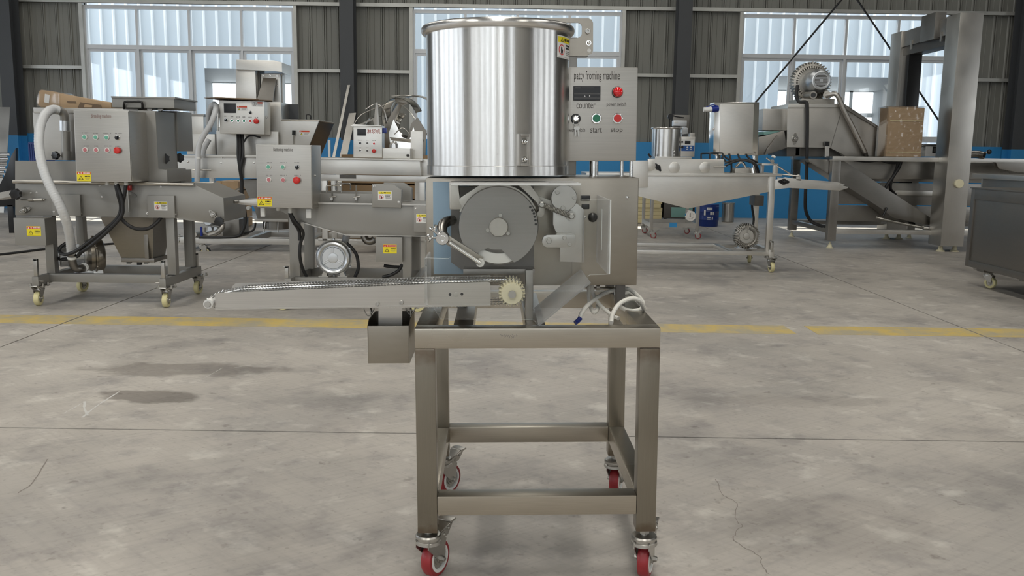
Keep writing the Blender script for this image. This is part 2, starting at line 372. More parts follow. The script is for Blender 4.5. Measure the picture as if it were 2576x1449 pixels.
    mr = N(t, 'ShaderNodeMapRange'); mr.inputs[3].default_value = .42; mr.inputs[4].default_value = .68; t.links.new(noise(2.2, 2, 1, 1), mr.inputs[0]); t.links.new(mr.outputs[0], b.inputs['Roughness'])
    bp = N(t, 'ShaderNodeBump'); bp.inputs['Strength'].default_value = .12; bp.inputs['Distance'].default_value = .004; t.links.new(noise(38, 2, 1, 1), bp.inputs['Height']); t.links.new(bp.outputs['Normal'], b.inputs['Normal'])
concrete()
def worn_yellow():
    m, t, b = nodes('line_yellow'); geo = N(t, 'ShaderNodeNewGeometry'); n = N(t, 'ShaderNodeTexNoise'); n.inputs['Scale'].default_value = 4.5; n.inputs['Detail'].default_value = 8; n.inputs['Roughness'].default_value = .7
    t.links.new(geo.outputs['Position'], n.inputs['Vector']); r = N(t, 'ShaderNodeValToRGB'); e = r.color_ramp.elements
    e[0].position = .38; e[0].color = (.43, .385, .28, 1); e[1].position = .60; e[1].color = (.64, .475, .145, 1); t.links.new(n.outputs['Fac'], r.inputs[0]); t.links.new(r.outputs[0], b.inputs['Base Color']); b.inputs['Roughness'].default_value = .6
worn_yellow()

WY = 15.85
flo = MB(); flo.box((-14, -8, -.12), (14, 16.1, -.012)); floor = flo.obj('floor', 'ext_dark', None, 0); tag(floor, 'grey concrete workshop floor with sawn joints', None, None, 'structure')
XS = [-14, -8.5, -2.78, 2.93, 8.6, 14]; YS = [-8, -2.6, 3.355, 16.1]
for i in range(5):
    for j in range(3):
        g = .006; MB().box((XS[i]+g, YS[j]+g, -.012), (XS[i+1]-g, YS[j+1]-g, 0)).obj('floor_slab', 'concrete', floor, 0)
ln = MB()
for a, b_ in ((-13.5, -8.506), (-8.494, -2.787), (-2.773, 1.765), (1.895, 2.923), (2.937, 8.594), (8.606, 13.5)): ln.box((a, 5.425, 0), (b_, 5.70, .0012))
ln.obj('floor_line', 'line_yellow', floor, 0, label='worn yellow painted floor line')
def ribbon(name, pxs, wid, mat, jit=0.):
    mb = MB(); pts = [WORLD.pz(x, y, .0006) for x, y in pxs]; pts = catmull(pts, 5)
    pts = [p+Vector((random.uniform(-jit, jit), random.uniform(-jit, jit), 0)) for p in pts]
    for a, b_ in zip(pts, pts[1:]):
        d = (b_-a); n = Vector((-d.y, d.x, 0)).normalized()*wid*random.uniform(.5, 1)/2; mb.quad(a-n, b_-n, b_+n, a+n)
    return mb.obj(name, mat, floor, 0)
plain('crack_dark', (.23, .205, .18), .8); plain('scratch_white', (.60, .59, .56), .7)
ribbon('floor_crack', [(1800, 1205), (1822, 1245), (1850, 1265), (1853, 1310), (1868, 1322), (1845, 1345), (1862, 1372), (1905, 1395), (1920, 1420), (1935, 1445)], .003, 'crack_dark', .005)
ribbon('floor_scratch', [(207, 1050), (245, 1020), (300, 985)], .010, 'scratch_white')
ribbon('floor_scratch', [(160, 1040), (205, 1015)], .006, 'scratch_white')
ribbon('floor_scratch', [(210, 1010), (218, 1045)], .012, 'scratch_white', .003)
ribbon('floor_scratch', [(515, 950), (560, 925)], .004, 'scratch_white')
ribbon('floor_scratch', [(590, 925), (632, 918)], .004, 'scratch_white')
ribbon('floor_scratch', [(120, 1155), (80, 1215), (45, 1240)], .005, 'crack_dark', .002)

# ---- far wall: blue-painted dado, steel sheeting, galvanised rails
wall = MB()
WIN = [(-7.42, -3.82), (-1.76, 1.82), (3.90, 7.48)]; WZ0, WZ1 = 1.36, 3.49
wall.box((-14, WY, 0), (14, WY+.24, 1.30))
wall.mat(1); wall.box((-14, WY+.09, 3.56), (14, WY+.16, 7.7))
edges = [-14]+[v for w_ in WIN for v in w_]+[14]
for a, b_ in zip(edges[::2], edges[1::2]): wall.box((a, WY+.09, 1.30), (b_, WY+.16, 3.56))
wall.mat(0)
wb = wall.obj('wall_back', ['blue_paint', 'wall_sheet'], None, 0); tag(wb, 'grey sheeted far wall above a blue painted dado', None, None, 'structure')
PW = .238
pm = MB(); pm.prism([(0, .025, 0), (.0, .0, 0), (.018, .0, 0), (.03, .02, 0), (.095, .02, 0), (.10, .016, 0), (.105, .02, 0), (PW-.045, .02, 0), (PW-.03, .004, 0), (PW-.014, .004, 0), (PW-.006, .025, 0)], (0, 0, 1))
panel_me = pm.mesh('wall_panel', 'wall_sheet', 0)
def panels(x0, x1, z0, z1):
    n = max(1, round((x1-x0)/PW)); s = (x1-x0)/n/PW
    for i in range(n): inst(panel_me, 'wall_panel', wb, (x0+i*PW*s, WY+.062, z0), (0, 0, 0), (s, 1, z1-z0))
for a, b_ in zip(edges[::2], edges[1::2]):
    a = max(a, -9.3); b_ = min(b_, 9.3); panels(a+.03, b_-.03, 1.30, 3.56)
panels(-9.3, 9.3, 3.56, 4.3)
def rail(x0, x1, z, h=.055, name='wall_rail'):
    mb = MB(); mb.box((x0, WY-.03, z), (x1, WY+.062, z+.006)); mb.box((x0, WY-.03, z-h), (x1, WY-.024, z)); mb.box((x0, WY-.03, z-h), (x1, WY-.008, z-h+.006))
    return mb.obj(name, 'girt_galv', wb, 0)
for a, b_ in zip(edges[::2], edges[1::2]): rail(a+.066, b_-.066, 2.46)
rail(-14, 14, 3.575, .06)
for a, b_ in WIN:
    for x in (a-.035, b_+.035): MB().box((x-.03, WY-.03, 1.30), (x+.03, WY+.06, 3.52)).obj('window_post', 'girt_galv', wb, 0)
# steel columns (H section, blue foot)
for k, (xc) in enumerate((-8.60, -2.84, 2.84, 8.62)):
    mb = MB(); Yf = WY-.36; s = 1 if xc < 0 else -1
    def H(z0, z1):
        mb.box((xc-.115, Yf, z0), (xc+.115, Yf+.014, z1)); mb.box((xc-.115, Yf+.29, z0), (xc+.115, Yf+.304, z1)); mb.box((xc-.006, Yf+.014, z0), (xc+.006, Yf+.29, z1))
    H(1.26, 7.6); mb.mat(1); H(0, 1.26)
    c = mb.obj('steel_column', ['column_paint', 'blue_paint'], None, 0)
    tag(c, ['dark grey steel column with a blue foot behind the breading machine', 'dark grey steel column behind the leaning metal strips', 'dark grey steel column to the right of the patty machine control box', 'dark grey steel column at the right edge behind the gantry'][k], 'column', 'steel columns along the far wall', 'structure')
    c.location = (0, 0, 0)
# windows
for k, (a, b_) in enumerate(WIN):
    e = thing('window_%d' % (k+1), None, None, None, None, 'structure'); e.location = ((a+b_)/2, WY, WZ0)
    W2_ = (b_-a)/2; H_ = WZ1-WZ0; tz = 2.76-WZ0; cw = (b_-a)/4
    fr = MB()
    for z0, z1 in ((0, .05), (tz, tz+.07), (H_-.06, H_)): fr.box((-W2_, .02, z0), (W2_, .10, z1))
    for i in range(5):
        x = -W2_+i*cw; hw = .03 if i in (0, 4) else .02
        fr.box((x-hw, .022, 0), (x+hw, .098, H_))
    fr.obj('window_frame', 'alu_frame', e, 0)
    for i in range(4):
        x0 = -W2_+i*cw+.025; x1 = x0+cw-.05
        MB().box((x0, .058, tz+.07), (x1, .064, H_-.06)).obj('pane', 'window_glass', e, 0)
        yy = .04 if i in (0, 3) else .07; s = MB()
        s.box((x0, yy, .05), (x0+.04, yy+.025, tz)); s.box((x1-.04, yy, .05), (x1, yy+.025, tz)); s.box((x0+.04, yy, .05), (x1-.04, yy+.025, .10)); s.box((x0+.04, yy, tz-.045), (x1-.04, yy+.025, tz))
        so_ = s.obj('sash', 'alu_frame', e, 0)
        MB().box((x0+.04, yy+.01, .10), (x1-.04, yy+.015, tz-.045)).obj('pane', 'window_glass', so_, 0)
# ---- the rest of the hall (seen only in reflections and by light)
for nm, sx, WW, mt in (('wall_left', -1, LEFTW, 'wall_sheet'), ('wall_right', 1, RIGHT_FILL, 'wall_far_side')):  # openings of the right wall are added to go with its fill lamps
    lw = MB(); lw.box((sx*14.15, -8, 0), (sx*14, 16.1, 1.35)); lw.box((sx*14.15, -8, 3.85), (sx*14, 16.1, 7.7))
    py_ = [-8]+[v for yy in WW for v in (yy-.7, yy+.7)]+[16.1]
    for a, b_ in zip(py_[::2], py_[1::2]): lw.box((sx*14.15, a, 1.35), (sx*14, b_, 3.85))
    tag(lw.obj(nm, mt, None, 0), 'sheeted side wall with a row of windows', None, None, 'structure')
ceil = MB().box((-14.2, -8.3, 7.7), (14.2, 16.3, 7.85)).obj('ceiling', 'ceiling_sheet', None, 0); tag(ceil, 'sheet metal hall roof', None, None, 'structure')
fw = MB(); fw.box((-14, -8.2, 0), (14, -8, .7)); fw.box((-14, -8.2, 4.5), (14, -8, 7.7))
px_ = [-14]+[v for xx in BACKW for v in (xx-.35, xx+.35)]+[14]
for a, b_ in zip(px_[::2], px_[1::2]): fw.box((a, -8.2, .7), (b_, -8, 4.5))
tag(fw.obj('wall_front', 'wall_sheet', None, 0), 'grey wall with tall windows behind the viewer', None, None, 'structure')

# ---- neighbouring hall outside the windows
NY = 21.5
nb = thing('neighbouring_hall', 'white corrugated neighbouring building seen through the windows', 'building'); nb.location = (0, NY, 0)
OP = [(-7.2, -4.6, 2.95), (6.35, 8.8, 2.95), (.9, 2.5, 2.6)]      # openings in its wall: x0, x1, top
g = MB(); PE = .30
em = MB(); em.prism([(.06, .03, 0), (PE, .03, 0), (PE, .05, 0), (.06, .05, 0)], (0, 0, 1)); em.mat(1); em.prism([(0, .05, 0), (0, .03, 0), (.015, -.03, 0), (.045, -.03, 0), (.06, .03, 0), (.06, .05, 0)], (0, 0, 1)); ext_me = em.mesh('wall_panel', ['ext_sheet', 'ext_rib_glint'], 0)
x = -13.0
while x < 13.5:
    z0 = 0
    for a, b_, tp in OP:
        if x+PE > a and x < b_: z0 = tp
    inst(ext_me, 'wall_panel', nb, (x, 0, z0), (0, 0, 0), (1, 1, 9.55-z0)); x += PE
# rooms behind its openings: dark inside, daylight windows on its far side
for a, b_, tp in OP:
    mb = MB(); D = 4.5
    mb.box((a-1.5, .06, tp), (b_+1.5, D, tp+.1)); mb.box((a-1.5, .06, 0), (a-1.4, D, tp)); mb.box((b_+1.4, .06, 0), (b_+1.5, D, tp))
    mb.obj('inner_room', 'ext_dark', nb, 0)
    fb = MB()
    for z0, z1 in ((0, .9), (2.22, 2.34), (2.92, 3.1)): fb.box((a-1.5, D, z0), (b_+1.5, D+.1, z1))
    xx = a-1.5
    while xx < b_+1.6: fb.box((xx, D, 0), (xx+.09, D+.1, 3.0)); xx += .78
    fb.obj('far_window_frame', 'ext_white', nb, 0)
gnd = MB().box((-20, 16.15, -.2), (20, 40, -.02)).obj('ground', 'ext_sheet', None, 0); tag(gnd, 'pale yard between the two buildings', None, None, 'structure')
# tie rods of the wall bracing
for (p0, p1, yo, lab) in (((2125, -10), (1892, 268), .42, 'thin dark bracing rod slanting down to the left in front of the right window'), ((2150, -10), (2383, 335), .50, 'thin dark bracing rod slanting down to the right behind the gantry')):
    a = WORLD.p(*p0, WY-yo); b_ = WORLD.p(*p1, WY-yo); d = (a-b_)
    mb = MB(); mb.cyl(b_, a+d*.04, .016, n=8); mb.cyl(b_-d.normalized()*.12, b_+d.normalized()*.05, .026, n=8)
    tag(mb.obj('bracing_rod', 'black_rubber', None), lab, 'rod', 'bracing rods of the far wall')
# ================================================================== SMALL SHARED KIT
def _hexbolt():
    m = MB(); m.lathe((0, 0, 0), (0, -1, 0), [(1.35, 0), (1.35, .25)], 20); m.lathe((0, -.25, 0), (0, -1, 0), [(1, 0), (1, .6), (.85, .75)], 6); return m.mesh('bolt', 'zinc')
def _socket():
    m = MB(); m.lathe((0, 0, 0), (0, -1, 0), [(1, 0), (1, .8), (.88, .95), (.5, .95), (.46, .5)], 18, cap1=True); return m.mesh('bolt', 'zinc')
def _dome():
    m = MB(); m.lathe((0, 0, 0), (0, -1, 0), [(1.2, 0), (1.2, .2), (.8, .2), (.8, .9), (.6, 1.25), (.25, 1.4)], 18); return m.mesh('bolt', 'chrome')
HEX, SOCK, DOME = _hexbolt(), _socket(), _dome()
def bolt(parent, loc, r, me=None, rotz=0., name='bolt'): return inst(me or HEX, name, parent, loc, (0, 0, rotz), (r, r, r))
def _btn(cap, ring, mush=False):
    m = MB(); m.lathe((0, 0, 0), (0, -1, 0), [(1, 0), (1, .32), (.9, .42), (.74, .42)], 24, cap1=True); m.mat(1)
    if mush: m.lathe((0, 0, 0), (0, -1, 0), [(.55, .3), (.55, .7), (1.05, .8), (1.12, 1.05), (1.0, 1.3), (.7, 1.42), (.3, 1.46)], 24)
    else: m.lathe((0, 0, 0), (0, -1, 0), [(.72, .36), (.72, .5), (.66, .56)], 24)
    return m.mesh('button', [ring, cap])
def _sel():
    m = MB(); m.lathe((0, 0, 0), (0, -1, 0), [(1, 0), (1, .35), (.9, .45), (.8, .45)], 24); m.mat(1); m.lathe((0, 0, 0), (0, -1, 0), [(.78, .4), (.78, .8)], 20); m.box((-.22, -1.3, -.8), (.22, -.7, .8), .05)
    m.mat(0); m.box((-.06, -1.33, .1), (.06, -1.29, .78)); return m.mesh('selector_switch', ['chrome', 'black_plastic'])
BT = dict(green=_btn('green_btn', 'chrome'), red=_btn('red_btn', 'chrome'), mint=_btn('mint_btn', 'white_plastic'), pink=_btn('pink_btn', 'white_plastic'), stop=_btn('red_btn', 'red_btn', True), grey=_btn('steel_dark', 'chrome'), sel=_sel())
def button(parent, kind, loc, r):
    return inst(BT[kind], 'selector_switch' if kind == 'sel' else ('emergency_stop' if kind == 'stop' else 'button'), parent, loc, (0, 0, 0), (r, r, r))
def _circ(cx, cy, r, n=20, asp=1.): return [(cx+r*math.cos(2*math.pi*i/n)/asp, cy+r*math.sin(2*math.pi*i/n)) for i in range(n)]
def _rc(x0, x1, y0, y1): return [(x0, y0), (x1, y0), (x1, y1), (x0, y1)]
STK = ['sign_white', 'sign_yellow', 'sign_red', 'ink', 'ink_grey', 'ring_red']
def sticker_shapes(kind, asp):
    S = []
    if kind == 'hand':      # yellow WARNING band, red no-touch ring with a hand, lines of print
        S += [(0, _rc(0, 1, 0, 1)), (4, _rc(.04, .96, .045, .055)), (1, _rc(.04, .96, .70, .95))]
        S += [(3, [(.18, .735), (.36, .735), (.27, .925)]), (1, [(.215, .765), (.325, .765), (.27, .88)]), (3, _rc(.262, .278, .78, .85))]
        for k in range(2): S.append((3, _rc(.42+k*.085, .49+k*.085, .77, .89)))
        for k in range(7): S.append((3, _rc(.62+k*.046, .65+k*.046, .78, .88)))
        cx, cy, r = .25, .37, .235
        S += [(5, _circ(cx, cy, r, 24, asp)), (0, _circ(cx, cy, r*.82, 24, asp))]
        S += [(3, [(cx-.055, cy-.17), (cx+.045, cy-.17), (cx+.075, cy+.0), (cx+.05, cy+.04), (cx+.03, cy-.02), (cx+.025, cy+.12), (cx-.045, cy+.13), (cx-.06, cy)]), (5, [(cx-.12, cy+.12), (cx-.10, cy+.15), (cx+.12, cy-.12), (cx+.10, cy-.15)])]
        for j, yy in enumerate((.56, .44)):
            for k in range(5+(1-j)): S.append((3, _rc(.54+k*.068, .59+k*.068, yy, yy+.075)))
        for j, yy in enumerate((.32, .24, .16)): S.append((4, _rc(.54+.04*(j == 2), .93-.06*(j == 2), yy, yy+.028)))
    elif kind == 'elec':    # yellow electric-shock sign with red band
        S += [(1, _rc(0, 1, 0, 1)), (2, _rc(.02, .98, .72, .97)), (3, _rc(.02, .98, .03, .05)), (0, [(.08, .77), (.20, .77), (.14, .92)]), (0, _circ(.33, .845, .07, 12, asp)), (2, _circ(.33, .845, .035, 10, asp))]
        for k in range(6): S.append((0, _rc(.46+k*.082, .52+k*.082, .80, .90)))
        S += [(3, [(.10, .16), (.46, .16), (.28, .60)]), (1, [(.16, .20), (.40, .20), (.28, .51)]), (3, [(.27, .24), (.30, .34), (.275, .34), (.30, .46), (.25, .33), (.275, .33), (.25, .25)])]
        for k in range(4): S.append((3, _rc(.56+k*.095, .63+k*.095, .46, .58)))
        S += [(4, _rc(.54, .92, .32, .345)), (4, _rc(.60, .86, .22, .245))]
    elif kind == 'plate':   # white plate with a dark red band
        S += [(0, _rc(0, 1, 0, 1)), (2, _rc(.02, .98, .66, .97)), (3, [(.10, .12), (.32, .12), (.21, .55)]), (1, [(.15, .17), (.27, .17), (.21, .42)]), (4, _rc(.45, .92, .42, .47)), (4, _rc(.45, .86, .26, .31)), (0, _rc(.08, .2, .76, .86))]
    elif kind == 'earth':
        S += [(0, _rc(0, 1, 0, 1)), (3, _circ(.25, .5, .36, 20, asp)), (0, _circ(.25, .5, .31, 20, asp)), (3, _rc(.13, .37, .46, .51)), (3, _rc(.17, .33, .37, .41)), (3, _rc(.21, .29, .28, .32)), (3, _rc(.235, .265, .5, .74)), (2, _rc(.52, .97, .62, .92)), (4, _rc(.54, .94, .42, .47)), (4, _rc(.54, .94, .28, .33))]
    return S
def sticker(parent, kind, fmap, asp, strips=1, name='warning_sticker', lift=.0004):
    """fmap(u, v, h) -> local point; asp = width/height"""
    mb = MB()
    for li, (mi, poly) in enumerate(sticker_shapes(kind, asp)):
        mb.mat(mi); h = lift*(1+(li > 0)*1+(li > 2)*.6+li*.02)
        if len(poly) == 4 and strips > 1 and abs(poly[1][0]-poly[0][0]) > .2:
            x0, x1 = poly[0][0], poly[1][0]; y0, y1 = poly[0][1], poly[2][1]
            for k in range(strips):
                a = x0+(x1-x0)*k/strips; b = x0+(x1-x0)*(k+1)/strips; mb.quad(fmap(a, y0, h), fmap(b, y0, h), fmap(b, y1, h), fmap(a, y1, h))
        else: mb.poly([fmap(u, v, h) for u, v in poly])
    lb = {'hand': 'white and yellow warning sticker with a red no-touch ring', 'elec': 'yellow electric shock warning sticker with a red band', 'plate': 'white caution plate with dark red band', 'earth': 'white earthing sign'}[kind]
    return mb.obj(name, STK, parent, 0, label=lb)
def sticker_px(parent, F, kind, x0, x1, y0, y1, Y, lift=.0006):
    a, b, c, d = rect(F, x0, x1, y0, y1, Y)
    return sticker(parent, kind, lambda u, v, h: Vector((a+(b-a)*u, Y-h, c+(d-c)*v)), (b-a)/(d-c), lift=lift)
def gear(mb, c, n, r0, r1, y0, y1):
    pts = []
    for i in range(n):
        for k, (rr, da) in enumerate(((r0, -.30), (r1, -.14), (r1, .14), (r0, .30))):
            a = 2*math.pi*(i+da)/n; pts.append((c[0]+rr*math.cos(a), y0, c[2]+rr*math.sin(a)))
    mb.prism(pts, (0, y1-y0, 0))
def knob_star(name, parent, c, r, ax=(0, -1, 0), mat='black_plastic'):
    mb = MB(); ax = Vector(ax).normalized(); u, v = mb.frame_of(ax)
    pts = []
    for i in range(28):
        a = 2*math.pi*i/28; rr = r*(1+.16*math.cos(7*a)); pts.append(Vector(c)+(u*math.cos(a)+v*math.sin(a))*rr)
    mb.prism(pts, ax*r*.9, r*.08); mb.cyl(Vector(c)-ax*r*.8, Vector(c), r*.45, n=12)
    return mb.obj(name, mat, parent)
def _fork(R, wd, drop, off):
    """zinc swivel fork; origin = top of swivel, wheel centre at (0, off, -drop)"""
    m = MB(); m.lathe((0, 0, 0), (0, 0, -1), [(.010, -.012), (.010, 0), (.030, .002), (.033, .006), (.033, .011), (.030, .013), (.030, .016), (.033, .018), (.034, .026), (.026, .028)], 28)
    for s in (-1, 1):
        x0 = s*(wd/2+.003); x1 = s*(wd/2+.0055)
        m.prism([(x0, -.028, -.014), (x0, -.030, -.032), (x0, off-.014, -drop+.002), (x0, off-.006, -drop-.012), (x0, off+.010, -drop-.010), (x0, off+.014, -drop+.006), (x0, off+.018, -drop*.55), (x0, .052, -.030), (x0, .030, -.014)], (x1-x0, 0, 0))
        m.lathe((x1, off, -drop), (s, 0, 0), [(.0085, 0), (.0085, .003), (.0068, .003), (.0068, .008), (.005, .0095)], 6)
    m.box((-wd/2-.0055, -.030, -.027), (wd/2+.0055, .032, -.018), .003)
    return m.mesh('caster', 'zinc')
def _wheel(R, wd, tyre, rim, hub):
    m = MB(); w2 = wd/2
    m.lathe((-w2, 0, 0), (1, 0, 0), [(R*.74, .001), (R*.80, 0), (R*.93, .001), (R*.985, wd*.18), (R, wd*.35), (R, wd*.65), (R*.985, wd*.82), (R*.93, wd-.001), (R*.80, wd), (R*.74, wd-.001)], 40, False, False)
    m.mat(1)
    for s in (-1, 1): m.lathe((s*(w2-.001), 0, 0), (s, 0, 0), [(R*.76, -.001), (R*.75, .0015), (R*.60, .0015), (R*.57, -.004)], 36, False, False)
    m.mat(2)
    for s in (-1, 1): m.lathe((s*(w2-.004), 0, 0), (s, 0, 0), [(R*.58, -.001), (R*.40, -.003), (R*.36, .003), (R*.24, .0035), (R*.22, .006)], 30)
    return m.mesh('wheel', [tyre, rim, hub])
def _pedal(wd):
    m = MB(); a = wd/2+.004
    m.hexa([(-a, .020, -.012), (a, .020, -.012), (a, .020, -.008), (-a, .020, -.008), (-a, .075, .004), (a, .075, .004), (a, .075, .008), (-a, .075, .008)], .0012)
    m.hexa([(-a-.003, .070, .002), (a+.003, .070, .002), (a+.003, .070, .009), (-a-.003, .070, .009), (-a-.003, .098, .004), (a+.003, .098, .004), (a+.003, .096, .010), (-a-.003, .096, .010)], .002)
    for s in (-1, 1):
        m.prism([(s*a, .020, -.030), (s*a, .060, -.022), (s*a, .082, .002), (s*a, .020, -.010)], (s*.002, 0, 0))
        m.sphere((s*(a+.002), .040, -.016), .0045, 8); m.sphere((s*(a+.002), .062, -.006), .0042, 8)
    return m.mesh('brake_pedal', 'zinc')
CASTERS = {}
def caster_kit(key, R, wd, drop, off, tyre, rim, hub, pedal=True):
    CASTERS[key] = (_fork(R, wd, drop, off), _wheel(R, wd, tyre, rim, hub), _pedal(wd) if pedal else None, off, drop)
def caster(parent, key, loc, head, stem=0.):
    """loc = swivel top; head = trailing direction (x, y)"""
    f, wme, pd, off, drop = CASTERS[key]; rz = -math.atan2(head[0], head[1])
    o = inst(f, 'caster', parent, loc, (0, 0, rz)); inst(wme, 'wheel', o, (0, off, -drop))
    if pd: inst(pd, 'brake_pedal', o, (0, 0, 0))
    return o
caster_kit('red', .049, .030, .078, .030, 'red_poly', 'white_plastic', 'alu_cast')
caster_kit('ivory', .050, .034, .085, .028, 'ivory_wheel', 'ivory_wheel', 'zinc')
caster_kit('ivory_plain', .050, .034, .085, .028, 'ivory_wheel', 'ivory_wheel', 'zinc', False)
caster_kit('black', .062, .036, .098, .030, 'black_rubber', 'ivory_wheel', 'zinc', False)
caster_kit('red_small', .040, .026, .068, .024, 'red_poly', 'grime', 'zinc')
def blower(parent, c, R, ax, mats=('alu_paint', 'alu_cast', 'steel_dark'), ribs=0, name='blower', foot=True):
    """side-channel blower seen on its cover; c = centre of the cover face, ax = direction the cover faces (unit, horizontal)"""
    ax = Vector(ax).normalized(); c = Vector(c); side = ax.cross(Vector((0, 0, 1))).normalized()
    m = MB(); m.lathe(c, -ax, [(R*.30, -R*.05), (R*.62, -R*.05), (R*.66, R*.02), (R*.70, R*.03), (R*.74, -R*.10), (R*.84, -R*.16), (R*.94, -R*.10), (R*1.0, R*.06), (R*1.0, R*.26), (R*1.06, R*.30), (R*1.06, R*.38), (R*.98, R*.42), (R*.96, R*.62), (R*.80, R*.78), (R*.55, R*.80)], 40)
    m.lathe(c+ax*R*.05, ax, [(R*.30, -.0), (R*.28, R*.06), (R*.20, R*.07)], 28)
    for k in range(3):
        a = math.pi/2+2*math.pi*k/3; d = side*math.cos(a)+Vector((0, 0, 1))*math.sin(a); t = ax.cross(d)
        p0 = c+d*R*.26; p1 = c+d*R*.66
        for s_ in (-1, 1): m.cyl(p0+t*s_*R*.05+ax*R*.05, p1+t*s_*R*.05+ax*R*.05, R*.022, n=6)
        m.lathe(c+d*R*.60+ax*R*.04, ax, [(R*.055, 0), (R*.05, R*.05)], 10)
    for k in range(6):
        a = math.pi/6+2*math.pi*k/6; d = side*math.cos(a)+Vector((0, 0, 1))*math.sin(a); m.lathe(c+d*R*1.08-ax*R*.34, ax, [(R*.07, -R*.06), (R*.07, R*.06), (R*.04, R*.10)], 8)
    o = m.obj(name, mats[0], parent)
    mm = MB(); b = c-ax*R*.8; mm.lathe(b, -ax, [(R*.56, 0), (R*.56, R*.10), (R*.5, R*.12), (R*.5, R*.95), (R*.54, R*.97), (R*.54, R*1.30), (R*.46, R*1.36)], 30)
    for k in range(26):
        a = 2*math.pi*k/26; d = side*math.cos(a)+Vector((0, 0, 1))*math.sin(a); mm.hexa([b+d*R*.49-ax*R*.14+ax.cross(d)*q[0]*R*.018+d*q[1]*R*.07-ax*q[2]*R*.8 for q in ((-1, 0, 0), (1, 0, 0), (1, 1, 0), (-1, 1, 0), (-1, 0, 1), (1, 0, 1), (1, 1, 1), (-1, 1, 1))])
    mm.box(b-ax*R*.55+Vector((0, 0, R*.5))-side*R*.26-ax*R*.22, b-ax*R*.55+Vector((0, 0, R*.72))+side*R*.26+ax*R*.22, .004)
    mm.obj('motor', mats[1], o)
    ft = MB()
    if foot:
        z = c.z-R*1.12
        for s_ in (-1, 1):
            q = c+side*s_*R*.55; ft.hexa([Vector((q.x, q.y, z))+side*a*R*.16-ax*b_*R for a, b_ in ((-1, 0), (1, 0))]+[c+side*s_*R*.45+Vector((0, 0, -R*.7))+side*a*R*.10-ax*.0*R for a in (1, -1)]+[Vector((q.x, q.y, z))+side*a*R*.16-ax*.5*R for a in (-1, 1)]+[c+side*s_*R*.45+Vector((0, 0, -R*.7))+side*a*R*.10-ax*.5*R for a in (1, -1)])
            ft.box(Vector((q.x, q.y, z))-side*R*.3-ax*R*.7, Vector((q.x, q.y, z+R*.07))+side*R*.3+ax*R*.1)
        ft.obj('foot', mats[1], o)
    pt = MB()
    for s_ in (-1, 1):
        q = c+side*s_*R*.34+Vector((0, 0, -R*.92))-ax*R*.3; pt.cyl(q, q-ax*R*1.0, R*.20, n=16); pt.cyl(q-ax*R*.92, q-ax*R*1.02, R*.24, n=16)
    pt.obj('port', mats[1], o)
    return o
# ================================================================== MAIN PATTY MACHINE
FM = Frame((.0628, 2.1348, 0), math.radians(1.0), True)
pm_ = thing('patty_machine', 'stainless patty forming machine on a red-wheeled steel stand, nearest in the centre', 'machine', FM)
P = FM.p
zt = P(1353, 826, 0).z; zb = P(1353, 1340, 0).z; T = .05; DP = .62; HX = .30
lz1 = P(1353, 1248, 0).z; lz0 = P(1353, 1296, 0).z
st = MB()
def rail_part(name, a, b, mat, bev=.004): return MB().box(a, b, bev).obj(name, mat, pm_)
rail_part('stand_rail', (-HX, 0, zt-T), (HX, T, zt), 'steel_tube'); rail_part('stand_rail', (-HX, DP-T, zt-T), (HX, DP, zt), 'steel_tube')
for s in (-1, 1):
    rail_part('stand_rail', (s*HX, T, zt-T), (s*(HX-T), DP-T, zt), 'steel_tube')
    for y0 in (0, DP-T):
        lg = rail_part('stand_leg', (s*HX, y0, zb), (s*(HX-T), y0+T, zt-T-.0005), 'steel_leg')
    rail_part('lower_rail', (s*(HX-.001), T, lz0), (s*(HX-T+.001), DP-T, lz1), 'steel_tube')
for y0 in (0.0005, DP-T): rail_part('lower_rail', (-HX+T, y0, lz0), (HX-T, y0+T, lz1), 'steel_tube')
for xa in (P(1140, 812, .05).x, P(1322, 812, .05).x): rail_part('cross_bar', (xa, T, zt-T*.9), (xa+.05, DP-T, zt-.001), 'steel_tube')
mk = MB()
for k in range(9):      # marker scribble on the front rail
    a = P(1258+k*5, 841+random.uniform(-1, 4), 0); b = P(1260+k*5+random.uniform(-2, 3), 847+random.uniform(-3, 5), 0); mk.tube([a+Vector((0, -.0003, 0)), (a+b)/2+Vector((.003, -.0003, 0)), b+Vector((0, -.0003, 0))], .0005, 4, 3)
mk.obj('marker_scribble', 'ink_grey', pm_)
# casters: the right pair is screwed further out (sloping floor)
for s, y0, hd in ((-1, T/2, (.5, .87)), (1, T/2, (.35, .94)), (-1, DP-T/2, (.6, .8)), (1, DP-T/2, (.35, .94))):
    x = s*(HX-T/2); fl_ = (FM.I @ Vector((FM.M @ Vector((x, y0, 0))).to_tuple()[:2]+(0,))).z
    z = fl_+.078+.049+.0005
    c = caster(pm_, 'red', (x, y0, z), hd)
    m = MB(); m.cyl((x, y0, z+.002), (x, y0, zb+.01), .008, n=14); m.lathe((x, y0, max(z+.004, zb-.016)), (0, 0, 1), [(.0135, 0), (.0135, .010), (.011, .012)], 6); m.obj('caster_stem', 'zinc', pm_)
